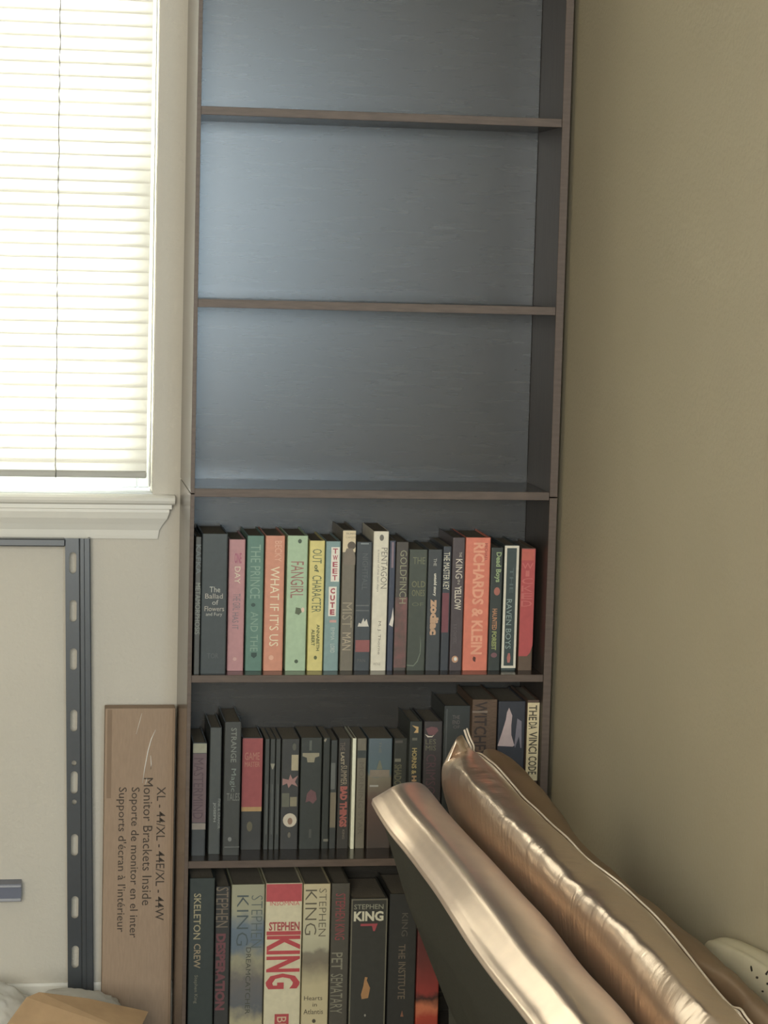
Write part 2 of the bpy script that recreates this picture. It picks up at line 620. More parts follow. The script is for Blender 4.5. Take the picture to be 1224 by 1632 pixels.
for nm, py in levels:
    z0 = P(600, py, YF).z
    th = 0.0135 if nm in ('S1', 'S2', 'S3', 'S0') else 0.0122
    cbox('shelf', (xi0, YF + 0.004 + EDGE_T, z0), (xi1, Y_IN, z0 + th), M_SHELF)
    cbox('shelf_edge', (xi0, YF + 0.004, z0), (xi1, YF + 0.004 + EDGE_T, z0 + th), M_EDGE, 0.0004)
    shelf_top[nm] = z0 + th
zbot = P(450, 1672, YF).z - 0.0135
cbox('shelf', (xi0, YF + 0.004, zbot), (xi1, Y_IN, zbot + 0.0135), M_SHELF)
cbox('plinth', (xi0, YF + 0.012, FLOOR), (xi1, YF + 0.027, zbot), M_EDGE)
cbox('top_board', (xi0, YF + 0.001, Z_CASE - 0.016), (xi1, Y_IN, Z_CASE), M_SHELF)
cbox('back_panel', (xi0, Y_IN, FLOOR), (xi1, Y_IN + 0.005, zj), M_PANEL)
cbox('back_panel', (xi0, Y_IN, zj), (xi1, Y_IN + 0.005, Z_CASE - 0.017), M_PANEL)
zC = zbot + 0.0135
shelf_top['SC'] = zC


# ================================================================== BOOKS
def book(x0, x1, ytop, zs, rec, ref_y, cover, label, group, depth=None, prints=(), hard=True, pages=M_PAGES):
    """x0,x1,ytop: photo pixels of the spine; zs: shelf height; rec: how far the spine sits behind the shelf edge"""
    ys = YF + rec
    a, b = P(x0, ref_y, ys).x + 0.0004, P(x1, ref_y, ys).x - 0.0004
    zt = P((x0 + x1) / 2, ytop, ys).z
    w, h = b - a, zt - zs
    d = depth or min(0.140, Y_IN - ys - 0.004)
    t = thing('book', label, 'book', ((a + b) / 2, ys, zs + 0.0002), group)
    ct = min(0.0022 if hard else 0.0007, w * 0.12)
    bm = bmesh.new()
    # U-shaped cover with softly rounded spine corners
    r = min(0.0022, w * 0.18)
    n = 4
    out = []
    for k in range(n + 1):
        an = math.pi + (math.pi / 2) * k / n
        out.append((-w / 2 + r + r * math.cos(an), r + r * math.sin(an)))
    for k in range(n + 1):
        an = 1.5 * math.pi + (math.pi / 2) * k / n
        out.append((w / 2 - r + r * math.cos(an), r + r * math.sin(an)))
    outline = [(-w / 2, d)] + out + [(w / 2, d), (w / 2 - ct, d), (w / 2 - ct, ct * 1.4), (-w / 2 + ct, ct * 1.4), (-w / 2 + ct, d)]
    add_prism(bm, outline, 2, 0, h)
    from_bm('cover', bm, cover, t)
    ins = 0.003 if hard else 0.0006
    box('pages', (-w / 2 + ct, ct * 1.4, ins), (w / 2 - ct, d - (0.004 if hard else 0.001), h - ins), pages, t)
    for k, pr in enumerate(prints):
        kind, bx, colr = pr[0], pr[1], pr[2]
        px0, px1, py0, py1 = bx
        c = P((px0 + px1) / 2, (py0 + py1) / 2, ys)
        ww = (px1 - px0) * ys / F_PX * 1.012
        hh = (P(px0, py0, ys) - P(px0, py1, ys)).z
        if py1 > 1645:
            hh = (P(px0, py0, ys) - P(px0, py0 + 1, ys)).z * (1662 - py0)
            c.z = P(px0, py0, ys).z - hh / 2
        lx, lz = c.x - t.location.x, c.z - t.location.z
        lz = max(hh / 2 + 0.001, min(h - hh / 2 - 0.001, lz)) if hh < h - 0.002 else h / 2
        ww = min(ww, w - 0.0006)
        lx = max(-w / 2 + ww / 2 + 0.0003, min(w / 2 - ww / 2 - 0.0003, lx))
        yy = -0.00025 - 0.00022 * k
        m = ink(*colr) if isinstance(colr, tuple) else colr
        if kind == 'band':
            bm = bmesh.new()
            add_box(bm, (lx - ww / 2, yy, lz - hh / 2), (lx + ww / 2, 0.0002, lz + hh / 2))
            from_bm(pr[3] if len(pr) > 3 else 'colour_band', bm, m, t)
        elif kind == 'dot':
            bm = bmesh.new()
            pts = [(lx + ww / 2 * math.cos(q * math.pi / 8), lz + hh / 2 * math.sin(q * math.pi / 8)) for q in range(16)]
            add_prism(bm, pts, 1, yy, 0.0002)
            from_bm('emblem', bm, m, t)
        elif kind == 'poly':
            bm = bmesh.new()
            pts = [(lx + (u - .5) * ww, lz + (.5 - v) * hh) for u, v in pr[3]]
            add_prism(bm, pts, 1, yy, 0.0002)
            from_bm('emblem', bm, m, t)
        elif kind == 'frame':
            e = pr[3]
            bm = bmesh.new()
            X0, X1, Z0, Z1 = lx - ww / 2, lx + ww / 2, lz - hh / 2, lz + hh / 2
            add_box(bm, (X0, yy, Z0), (X0 + e, 0.0002, Z1))
            add_box(bm, (X1 - e, yy, Z0), (X1, 0.0002, Z1))
            add_box(bm, (X0 + e, yy, Z0), (X1 - e, 0.0002, Z0 + e))
            add_box(bm, (X0 + e, yy, Z1 - e), (X1 - e, 0.0002, Z1))
            from_bm('border', bm, m, t)
        else:   # text: ('down'|'across'|'stack', box, colour, words, bold)
            me = text_mesh(pr[3], ww, hh, kind, pr[4] if len(pr) > 4 else 0.0)
            if me.polygons:
                o = link(pr[5] if len(pr) > 5 else 'title', me, m, t)
                o.location = (lx, yy - 0.0001, lz)
    return t


G_A = 'books on the fourth shelf down'
G_B = 'books on the fifth shelf down'
G_C = 'thick books on the lowest shelf in view'
zA, zB = shelf_top['S4'], shelf_top['S5']
RA, YA = 0.045, 1065
RB = 0.075


def A(x0, x1, yt, cover, label, prints=(), rec=RA, **k):
    return book(x0, x1, yt, zA, rec, YA, ink(*cover) if isinstance(cover, tuple) else cover, label, G_A, prints=prints, **k)


def B(x0, x1, yt, cover, label, prints=(), rec=RB, **k):
    return book(x0, x1, yt, zB, rec, 1260, ink(*cover) if isinstance(cover, tuple) else cover, label, G_B, prints=prints, **k)


def C(x0, x1, yt, cover, label, prints=(), rec=0.03, **k):
    return book(x0, x1, yt, zC, rec, 1500, ink(*cover) if isinstance(cover, tuple) else cover, label, G_C, prints=prints, **k)


BLK = (52, 55, 55)
CRM = (190, 180, 155)
A(308.5, 318, 856, (74, 76, 74), 'narrow charcoal book touching the left side panel on the coloured-spine shelf', rec=0.015,
  prints=[('down', (306, 318, 929, 1011), (128, 134, 124), 'METAMORPHOSIS', 0.01),
          ('down', (309, 318, 868, 915), (100, 108, 110), 'KAFKA', 0.0, 'author_name')])
A(318.5, 360, 851, (58, 66, 68), 'wide black hardback left of the pink book, five short title lines', rec=0.018,
  prints=[('across', (334, 351, 935, 944), (165, 165, 155), 'The'), ('across', (327, 355, 946, 954), (160, 155, 142), 'Ballad'),
          ('across', (338, 348, 956, 964), (165, 165, 155), 'of'), ('across', (326, 357, 966, 974), (160, 155, 142), 'Flowers'),
          ('across', (328, 354, 976, 983), (165, 165, 155), 'and Fury'),
          ('across', (330, 348, 1041, 1049), (84, 90, 90), 'TOR', 0.0, 'publisher_mark')])
A(361, 388, 860, (176, 122, 124), 'dusty pink book between the wide black book and the teal one',
  [('across', (374, 385, 881, 898), (160, 75, 105), 'ONE', 0.02), ('down', (374, 383, 903, 930), (205, 190, 165), 'DAY'),
   ('down', (371, 383, 946, 973), (118, 105, 112), 'THE GIRL'), ('down', (370, 380, 976, 1003), (118, 105, 112), 'HAS IT'),
   ('dot', (371, 377, 1047, 1053), (195, 150, 145))])
A(390, 417.5, 854, (84, 122, 108), 'teal green book between the pink and the coral book',
  [('down', (399, 415, 868, 954), (122, 152, 132), 'THE PRINCE'), ('down', (399, 411, 975, 1038), (120, 150, 130), 'AND THE'),
   ('dot', (400, 407, 961, 967), (52, 78, 70)), ('poly', (400, 409, 1040, 1049), (48, 72, 64), [(0, 0), (1, 0), (1, .6), (.5, 1), (0, .6)])])
A(419, 450.5, 854, (198, 128, 98), 'coral orange book with a cream title reading WHAT IF IT\'S US',
  [('down', (430, 445, 903, 1030), (228, 200, 165), "WHAT IF IT'S US", 0.0),
   ('down', (438, 449, 862, 895), (212, 158, 128), 'BECKY', 0.0, 'author_name'),
   ('dot', (428, 436, 1044, 1052), (215, 160, 130))])
A(453.7, 487, 854, (156, 182, 146), 'pale mint green book with a maroon title reading FANGIRL',
  [('down', (463, 484, 895, 953), (150, 98, 88), 'FANGIRL', 0.0), ('dot', (475, 481, 859, 866), (70, 88, 66)),
   ('poly', (469, 481, 968, 980), (88, 100, 72), [(.2, 0), (.8, .1), (1, .6), (.6, 1), (.1, .8)]),
   ('dot', (480, 485, 968, 976), (208, 180, 158)), ('dot', (469, 475, 1051, 1057), (66, 84, 62))])
A(489, 514, 862, (204, 190, 104), 'bright yellow book with a dark green title between mint and blue books',
  [('down', (498, 513, 875, 898), (96, 106, 74), 'OUT'), ('down', (501, 508, 900, 912), (86, 96, 60), 'of', 0.03),
   ('down', (497, 512, 917, 976), (96, 106, 74), 'CHARACTER', 0.0),
   ('down', (504, 509, 995, 1037), (80, 88, 48), 'ANNABETH', 0.02, 'author_name'),
   ('down', (496, 501.5, 1003, 1029), (80, 88, 48), 'ALBERT', 0.02, 'author_name'),
   ('dot', (500, 505, 1045, 1051), (90, 96, 50))])
A(515, 539, 863, (118, 146, 144), 'slate blue book with two white label strips lettered in red',
  [('band', (527.5, 541, 872, 927), (218, 208, 192), 'label_strip'), ('band', (523.5, 536, 935, 982), (218, 208, 192), 'label_strip'),
   ('stack', (530, 538, 873, 926), (170, 66, 78), 'TWEET', 0.025), ('stack', (526, 533.5, 936, 981), (165, 64, 74), 'CUTE', 0.05),
   ('band', (525, 536, 988, 992), (190, 140, 130)), ('down', (527, 533, 1000, 1020), (168, 180, 172), 'EMMA', 0.0, 'author_name'),
   ('down', (526, 533, 1026, 1040), (180, 188, 178), 'LORD', 0.0, 'author_name')])
A(541, 562.5, 845, (112, 104, 88), 'tall greyish brown book with a cream head and portrait photograph',
  [('band', (548, 571, 846, 880), (202, 184, 146), 'cream_head'), ('across', (552, 568, 849, 852), (130, 112, 84), 'TRUMAN', 0.0, 'author_name'),
   ('across', (552, 568, 855, 858), (150, 132, 100), 'CAPOTE', 0.0, 'author_name'),
   ('dot', (554, 567, 863, 876), (92, 80, 66)), ('poly', (550, 569, 874, 900), (118, 106, 90), [(.25, 0), (.75, 0), (1, .5), (1, 1), (0, 1), (0, .5)]),
   ('down', (545, 561, 960, 1000), (148, 136, 112), 'MIST'), ('down', (545, 559, 1008, 1036), (168, 152, 124), 'MAN')])
A(563.5, 589, 864, (66, 72, 76), 'black book with a white splash and a dull red band, left of the cream book',
  [('band', (575, 588, 865.5, 867.5), (128, 136, 138)), ('poly', (570, 588, 985, 1000), (196, 190, 176), [(0, .9), (.1, .5), (.3, .6), (.5, 0), (.6, .4), (.8, .1), (.9, .6), (1, .9)]),
   ('band', (566, 589, 1020, 1039), (142, 78, 76)), ('band', (567, 588, 964, 966), (96, 100, 100)), ('band', (567, 588, 972, 974), (96, 100, 100)),
   ('down', (577, 586, 882, 940), (88, 94, 96), 'NIGHTFALL'),
   ('across', (569, 582, 1050, 1055), (92, 92, 88), 'PAN', 0.0, 'publisher_mark')])
A(590, 615, 847, (208, 200, 178), 'tall cream white paperback with small grey lettering',
  [('dot', (605, 612, 852, 862), (110, 104, 92)), ('down', (607, 617, 873, 938), (128, 122, 108), 'PENTAGON'),
   ('down', (600.5, 604.5, 876, 943), (134, 126, 112), 'a novel of the last days', 0.0, 'subtitle'),
   ('down', (601, 606.5, 990, 1043), (122, 112, 96), 'M. J. Thorne', 0.0, 'author_name'),
   ('across', (594, 606, 1056, 1060), (150, 142, 124), 'VINTAGE', 0.0, 'publisher_mark')], hard=False)
A(616, 626, 862, (62, 68, 84), 'thin navy book with a white flame squeezed beside the cream paperback',
  [('band', (624, 627.5, 864, 905), (128, 108, 118)), ('poly', (620.5, 628, 968, 999), (204, 196, 184), [(.8, 0), (1, .6), (.8, 1), (0, .9), (.5, .5)])],
  hard=False)
A(626.5, 647, 864, (76, 70, 64), 'dark book with pale letters fading into dull red lower half',
  [('band', (629, 650, 952, 1064), mat('dull_red_print', (0.24, 0.11, 0.105), 0.5, 0.4, var=0.5, scale=60, rgb2=(0.11, 0.09, 0.075)), 'lower_art'),
   ('down', (637, 648, 877, 962), (138, 136, 106), 'GOLDFINCH')])
A(647.5, 677, 876, (70, 76, 66), 'wide grey green book with faint olive title lines right of the red-footed one',
  [('across', (658, 678, 888, 899), (110, 112, 82), 'THE'), ('across', (656, 678, 926, 936), (120, 118, 80), 'OLD'),
   ('across', (656, 677, 940, 950), (118, 116, 80), 'ONES'), ('across', (656, 675, 960, 966), (102, 106, 78), 'OF'),
   ('poly', (648, 672, 1012, 1062), (112, 122, 104), [(.85, 0), (.92, .3), (.9, .6), (.72, .85), (.45, 1), (0, .98), (0, .95), (.45, .96), (.68, .82), (.86, .58), (.88, .3)])])
A(677.5, 700.5, 876, (64, 68, 70), 'black book with a wavy orange title under a small white line',
  [('down', (691, 696, 890, 902), (170, 168, 156), 'THE'), ('down', (690, 696, 914, 950), (206, 200, 182), 'untold story', 0.03, 'subtitle'),
   ('down', (685, 699, 955, 1012), (188, 148, 112), 'zodiac', 0.06)])
A(701, 715, 871, (60, 64, 70), 'thin dark book titled THE MASTER KEY with a dark red panel',
  [('band', (702, 713, 945, 1008), (118, 62, 70)), ('down', (706.5, 716.5, 880, 940), (202, 196, 172), 'THE MASTER KEY', 0.015)], hard=False)
A(715.5, 736, 857, (78, 68, 70), 'dark plum book titled THE KING IN YELLOW beside the orange one',
  [('down', (732, 736, 880, 888), (186, 176, 156), 'THE'), ('down', (726, 737, 891, 922), (196, 186, 166), 'KING'),
   ('down', (729, 733, 924, 931), (180, 170, 150), 'IN'), ('down', (724, 735, 934, 972), (196, 186, 166), 'YELLOW', 0.02),
   ('down', (722, 728, 995, 1025), (100, 90, 92), 'R W CHAMBERS', 0.0, 'author_name'), ('dot', (719.5, 730, 1045, 1056), (188, 140, 104)),
   ('dot', (723, 728, 1047, 1053), (212, 208, 198))])
A(736.5, 776.5, 857, (210, 108, 78), 'thick bright orange hardback with pale orange title along its spine',
  [('down', (752, 771, 865, 1043), (226, 148, 112), 'RICHARDS & KLEIN', 0.03),
   ('down', (772.5, 777, 866, 894), (150, 62, 50), 'MICHAEL', 0.02, 'author_name'),
   ('poly', (753, 758, 1046, 1055), (90, 48, 38), [(.3, 0), (1, .2), (.9, 1), (.2, .8), (0, .4)])])
A(777, 797, 873, (54, 60, 56), 'black book with green and amber title between orange and white-framed books',
  [('down', (788, 799, 880, 928), (140, 160, 108), 'Dead Boys', 0.03), ('dot', (787, 797, 936, 949), (166, 96, 78)),
   ('down', (784, 792, 970, 1004), (176, 122, 78), 'HAUNTED', 0.03), ('down', (783, 791, 1006, 1036), (138, 146, 84), 'FOREST', 0.05),
   ('dot', (782, 792, 1040, 1048), (120, 80, 84))])
A(798, 822, 869, (58, 70, 68), 'dark book whose spine is outlined by a white frame',
  [('frame', (798, 830, 869, 1064), (206, 198, 176), 0.0040), ('down', (806, 815, 955, 1034), (128, 146, 138), 'RAVEN BOYS'),
   ('down', (812, 818, 905, 945), (84, 100, 98), 'THE'), ('poly', (807.5, 813.5, 1041, 1056), (170, 96, 84), [(.3, 0), (.8, 0), (1, .5), (.8, 1), (.2, 1), (0, .5)])])
A(825, 848, 874, (96, 76, 58), 'red book at the right end with a torn jacket foot',
  [('poly', (825, 853, 875, 1046), (178, 64, 62), [(0, 0), (1, 0), (1, .90), (.82, .97), (.6, 1), (0, 1)]),
   ('band', (830, 851, 876, 893), (190, 84, 64), 'orange_head'),
   ('stack', (831, 849, 896, 968), (192, 92, 84), 'WICKED', 0.0)])

# ---------------- second row
B(306, 329, 1184, (62, 66, 68), 'faded purple book with cream ends touching the left side panel',
  [('band', (304, 329, 1185, 1200), (142, 140, 118), 'cream_head'), ('band', (302, 327, 1201, 1311), (100, 80, 84), 'purple_field'),
   ('band', (300, 327, 1312, 1322), (132, 122, 112), 'cream_foot'), ('down', (308, 324, 1208, 1305), (84, 64, 70), 'MASTERMIND', 0.0)],
  rec=0.04)
B(333, 352.5, 1160, (72, 76, 74), 'dark grey book with two short pale name lines low on its spine',
  [('down', (339, 344, 1279, 1310), (128, 132, 126), 'JOSEPH', 0.03, 'author_name'), ('down', (347, 351, 1273, 1321), (122, 126, 120), 'FINK & CRANOR', 0.02, 'author_name')],
  rec=0.05)
B(356, 383.5, 1151, (62, 64, 61), 'tall black book with a mossy title left of the red one',
  [('down', (368, 377, 1160, 1215), (112, 116, 108), 'STRANGE', 0.01), ('down', (366, 376, 1225, 1262), (112, 122, 114), 'Magic', 0.03),
   ('across', (361, 382, 1264, 1276), (110, 112, 104), 'TALES'), ('dot', (363, 369, 1334, 1341), (112, 114, 110)),
   ('band', (358, 382, 1349, 1350.5), (96, 98, 94))], rec=0.04)
B(384.5, 418, 1176, (60, 60, 58), 'red book with a yellow line and black foot',
  [('band', (385, 419, 1176, 1291), (150, 66, 66), 'red_field'), ('band', (385, 418, 1286, 1293), (166, 130, 76), 'yellow_line'),
   ('across', (390, 414, 1199, 1211), (168, 110, 88), 'GAME'), ('across', (390, 414, 1214, 1222), (168, 112, 88), 'MASTER'),
   ('dot', (393, 402, 1309, 1325), (98, 92, 70))])
for q, (a0, a1, lb) in enumerate([(421, 429, 'thin charcoal paperback, first of the slim trio right of the red book'),
                                  (429.4, 438, 'thin charcoal paperback with a pale badge, middle of the slim trio'),
                                  (438.4, 446.5, 'thin charcoal paperback, last of the slim trio right of the red book')]):
    pr = [('band', (a0 + 3, a0 + 4.6, 1250, 1330), (88, 90, 86), 'stripe')]
    if q == 1:
        pr += [('poly', (a0 + .5, a1 - .5, 1217, 1226), (138, 134, 114), [(0, 0), (1, 0), (.6, 1), (.4, 1)])]
    B(a0, a1, 1178, (62, 65, 62), lb, pr, hard=False)
B(447.5, 476.5, 1178, (60, 60, 58), 'dark comic-style book with pictures and a round cream medallion',
  [('band', (464.5, 475.5, 1203, 1228), (160, 148, 116), 'title_patch'), ('poly', (450, 475, 1234, 1256), (150, 108, 102), [(0, .3), (.4, .4), (.5, 0), (.65, .35), (1, .1), (.8, .55), (1, .9), (.6, .7), (.4, 1), (.3, .65), (0, .8)]),
   ('band', (449, 461, 1264, 1286), (96, 96, 80), 'picture'), ('band', (462, 473, 1270, 1285), (126, 118, 92), 'picture'),
   ('dot', (450.5, 473, 1296, 1318), (186, 174, 152)), ('dot', (458, 466, 1303, 1314), (136, 106, 84)),
   ('dot', (458, 463, 1326, 1335), (104, 98, 84)), ('dot', (466, 472, 1184, 1196), (86, 86, 74))], hard=False)
B(478, 512.5, 1176, (56, 60, 56), 'wide black book with a pale winged crest and faint red patch',
  [('poly', (482, 509, 1200, 1215), (140, 132, 106), [(0, 0), (1, 0), (1, .35), (.75, .5), (.7, 1), (.3, 1), (.25, .5), (0, .35)]),
   ('poly', (485, 505, 1258, 1281), (108, 72, 74), [(.2, .3), (.5, 0), (.9, .2), (1, .7), (.7, 1), (.4, .8), (.1, .9)]),
   ('band', (493, 497, 1180, 1196), (88, 92, 84)), ('band', (492, 496, 1321, 1335), (76, 78, 72))], hard=False)
B(513.5, 525.5, 1176, (52, 56, 52), 'very thin black book with a pale corner nick', [('poly', (513, 518, 1176, 1182), (140, 132, 112), [(0, .6), (.6, 0), (1, .2), (.5, 1)]),
   ('band', (515, 523, 1337, 1341), (112, 110, 96))], hard=False)
B(526, 537, 1180, (60, 64, 62), 'thin black book with a grey title bar and a tan one below',
  [('band', (520, 527, 1216, 1258), (96, 100, 96), 'title_bar'), ('band', (519, 528, 1263, 1319), (118, 108, 88), 'title_bar')], hard=False)
B(538, 557.5, 1177, (60, 58, 54), 'black book with cream lettering over red lettering',
  [('down', (542, 550, 1183, 1196), (112, 98, 84), 'THE'), ('down', (543, 549, 1199, 1219), (156, 144, 116), 'LAST', 0.03), ('down', (543, 553, 1220, 1251), (146, 134, 108), 'SUMMER', 0.01),
   ('down', (541, 553, 1253, 1318), (160, 84, 74), 'BAD THINGS', 0.06), ('down', (545, 549, 1322, 1337), (108, 100, 86), 'KING', 0.03)], hard=False)
B(560, 566.5, 1177, (226, 216, 186), 'thin bright cream book edge standing among dark spines', [], rec=RB - .004, hard=False)
B(567.5, 583, 1177, (110, 104, 88), 'faded olive tan book just right of the bright cream edge',
  [('band', (567, 583, 1196, 1208), (60, 66, 64)), ('down', (571, 579, 1215, 1330), (98, 92, 78), 'MORNING STAR', 0.03)], hard=False)
m_dust = ramp_mat('seaside_print', [(0.0, (66, 58, 52)), (0.45, (84, 66, 58)), (0.68, (112, 106, 90)), (0.74, (80, 96, 100)), (1.0, (82, 94, 100))], 0.0, 0.18)
B(585.5, 624, 1177, m_dust, 'wide muted blue book with a painted scene, right of the olive tan one',
  [('down', (604, 608, 1182, 1200), (112, 112, 98), 'THE'), ('band', (589, 621, 1227, 1238), (128, 116, 98), 'picture'), ('band', (589, 603, 1251, 1254), (150, 148, 138)),
   ('poly', (600, 610, 1212, 1226), (110, 112, 92), [(.4, 0), (.6, 0), (1, 1), (0, 1)])], hard=False)
B(626, 648, 1177, (54, 56, 50), 'dark book with dim olive letters left of the yellow-titled one',
  [('band', (629, 639, 1209, 1214), (112, 110, 92)), ('down', (628, 640, 1218, 1262), (94, 92, 66), 'SHADOW', 0.03),
   ('band', (630, 642, 1180, 1184), (84, 80, 74))])
B(650, 671, 1150, (54, 58, 54), 'black book with a narrow yellow title and orange flame at its head',
  [('poly', (656.5, 667, 1156, 1168), (186, 152, 92), [(0, 0), (1, .2), (1, 1), (.3, 1), (.7, .5)]), ('band', (657, 665, 1176, 1180), (96, 96, 84)),
   ('down', (656, 664, 1192, 1234), (160, 142, 84), 'HORNS &', 0.03), ('down', (655, 663, 1236, 1300), (160, 128, 88), 'HOLLOWS', 0.06)], rec=0.055)
B(673, 703, 1150, (62, 58, 58), 'dark maroon book with a pale crescent near its head',
  [('poly', (676, 699, 1158, 1174), (110, 72, 76), [(.1, .2), (.5, 0), (.9, .1), (1, .4), (.7, .9), (.3, .8)]),
   ('poly', (677, 692, 1170, 1175), (196, 186, 168), [(0, 0), (.4, .6), (.8, .6), (1, .2), (.8, 1), (.3, 1)]),
   ('across', (678, 695, 1178, 1186), (106, 104, 80), 'LES'), ('across', (678, 695, 1188, 1196), (106, 104, 80), 'MIS'),
   ('down', (678, 694, 1202, 1280), (88, 62, 68), 'CRIMSON', 0.04)], rec=0.055)
B(704, 747, 1125, (52, 56, 54), 'tall black book half hidden behind the tip of the piped satin pillow',
  [('across', (721, 733, 1140, 1146), (104, 96, 92), 'THE'), ('across', (721, 733, 1148, 1154), (104, 96, 92), 'END'), ('across', (722, 733, 1156, 1161), (98, 90, 86), 'OF'),
   ('band', (710, 712, 1130, 1230), (78, 82, 80), 'stripe')], rec=0.05)
m_witch = mat('bark_print', tuple(lin(v) / K_BOOK for v in (96, 78, 64)), 0.6, 0.3, var=0.4, scale=30, stretch=(3, 3, 30))
B(748.5, 789, 1115, m_witch, 'brown book with chunky dark title letters behind the satin pillow',
  [('down', (755, 776, 1118, 1205), (54, 42, 36), 'WITCHES', 0.02), ('band', (751, 776, 1133, 1136), (122, 106, 90), 'pale_line')], rec=0.03)  # pale line across the title letters
B(790, 834, 1118, (50, 52, 60), 'dark blue book with a pale lilac gowned figure',
  [('poly', (789, 817, 1128, 1190), (176, 154, 152), [(.62, 0), (.7, .08), (.82, .2), (.78, .45), (.8, .7), (1, .97), (.9, 1), (0, .98), (.25, .62), (.45, .3), (.5, .12)]),
   ('poly', (820, 832, 1145, 1192), (112, 106, 116), [(.3, 0), (.9, .1), (1, 1), (.85, 1), (.6, .6), (.1, 1), (0, .9)])], rec=0.03)
B(836, 856, 1116, (84, 64, 50), 'pale cream spine lettered THE DA VINCI CODE at the right end',
  [('band', (840, 861, 1120, 1244), (198, 180, 134), 'cream_panel'), ('down', (842.5, 856, 1124, 1148), (74, 66, 50), 'THE', 0.02),
   ('down', (842, 856, 1151, 1162), (74, 66, 50), 'DA', 0.02), ('down', (842, 856, 1166, 1201), (74, 66, 50), 'VINCI', 0.02),
   ('down', (841, 855, 1205, 1234), (74, 66, 50), 'CODE', 0.02)], rec=0.018)

# ---------------- third row
C(300.5, 341.5, 1400, (50, 58, 56), 'black hardback lettered SKELETON CREW touching the left side panel',
  [('down', (308.5, 320, 1424, 1497), (150, 140, 104), 'SKELETON', 0.01), ('down', (308.5, 319.5, 1504, 1543), (142, 126, 96), 'CREW', 0.01),
   ('down', (308, 315, 1554, 1599), (112, 110, 92), 'Stephen King', 0.0, 'author_name')], rec=0.015)
C(342.5, 366.5, 1413, (54, 54, 52), 'dark book with dull gold name and maroon title beside the blue-grey one',
  [('down', (344, 364, 1414, 1478), (112, 98, 80), 'STEPHEN', 0.0, 'author_name'),
   ('down', (343, 359, 1488, 1610), (106, 60, 64), 'DESPERATION', 0.05)])
m_dream = ramp_mat('dream_print', [(0.0, (160, 150, 120)), (0.14, (150, 142, 114)), (0.24, (86, 88, 90)), (0.40, (96, 92, 88)), (0.52, (134, 130, 108)),
                                   (0.62, (88, 100, 110)), (0.72, (92, 104, 114)), (0.84, (142, 140, 118)), (1.0, (140, 138, 116))], 0.0, 0.28, noise=0.22)
C(367.5, 421, 1410, m_dream, 'thick blue-grey and cream storm-sky book with large KING',
  [('down', (377, 396, 1427, 1507), (70, 82, 84), 'KING', -0.012, 'author_name'), ('down', (400, 418, 1427, 1510), (84, 94, 90), 'STEPHEN', -0.015, 'author_name'),
   ('down', (391, 399, 1510, 1616), (70, 72, 58), 'DREAMCATCHER', 0.0)])
C(422, 481, 1408, (196, 186, 150), 'very thick cream hardback with a red head and big red KING',
  [('band', (424, 482, 1408, 1436), (178, 62, 66), 'red_head'), ('across', (430, 478, 1436, 1443), (188, 78, 76), 'INSOMNIA', 0.01),
   ('across', (428, 478, 1469, 1483), (164, 60, 60), 'STEPHEN', 0.03, 'author_name'), ('band', (424, 480, 1484, 1490), (176, 54, 58), 'red_line'),
   ('down', (423, 479, 1491, 1576), (178, 52, 56), 'KING', 0.03, 'author_name'),
   ('band', (437, 460, 1616, 1645), (172, 56, 58), 'red_square'), ('down', (441, 456, 1620, 1640), (196, 168, 132), 'BB', 0.0)])
m_hearts = ramp_mat('hills_print', [(0.0, (178, 166, 132)), (0.36, (170, 160, 128)), (0.50, (112, 104, 88)), (0.56, (118, 112, 96)), (0.585, (158, 154, 130)),
                                    (0.66, (168, 164, 138)), (1.0, (176, 164, 132))], 0.0, 0.28, noise=0.10)
C(482, 525.5, 1409, m_hearts, 'cream book with grey hill picture and upright lettered lines',
  [('down', (486, 505, 1418, 1490), (92, 84, 66), 'KING', -0.012, 'author_name'), ('down', (508, 520, 1416, 1492), (96, 88, 70), 'STEPHEN', -0.012, 'author_name'),
   ('across', (484, 514, 1587, 1594), (84, 74, 58), 'Hearts', 0.0), ('across', (498, 505, 1598, 1604), (84, 74, 58), 'in'),
   ('across', (483, 515, 1608, 1616), (84, 74, 58), 'Atlantis'), ('dot', (497, 503, 1624, 1630), (84, 74, 58))])
C(526.5, 556.5, 1408, (76, 72, 62), 'dark taupe book with a red name over a grey title',
  [('down', (534, 550, 1424, 1498), (142, 58, 62), 'STEPHEN KING', 0.0, 'author_name'), ('down', (528, 546, 1518, 1545), (126, 122, 102), 'PET', 0.01),
   ('down', (526, 546, 1552, 1615), (126, 122, 102), 'SEMATARY', 0.01)])
C(558, 617, 1432, (56, 56, 50), 'thick black book with a pale border and upright white KING',
  [('frame', (558, 618, 1433, 1680), (104, 100, 82), 0.0022), ('across', (563.5, 612, 1441, 1449), (134, 134, 112), 'STEPHEN', 0.01, 'author_name'),
   ('across', (563, 612, 1452, 1468), (196, 192, 164), 'KING', 0.04, 'author_name'),
   ('poly', (574, 602, 1472, 1484), (158, 58, 66), [(0, 0), (1, 0), (.85, 1), (.75, 1), (.68, .3), (0, .3)]),
   ('poly', (575, 590, 1557, 1592), (164, 118, 66), [(.4, 0), (.7, .02), (.6, .15), (1, .5), (.8, .95), (.1, 1), (0, .8), (.25, .4)]),
   ('dot', (580, 583, 1616, 1620), (136, 132, 120))], rec=0.02)
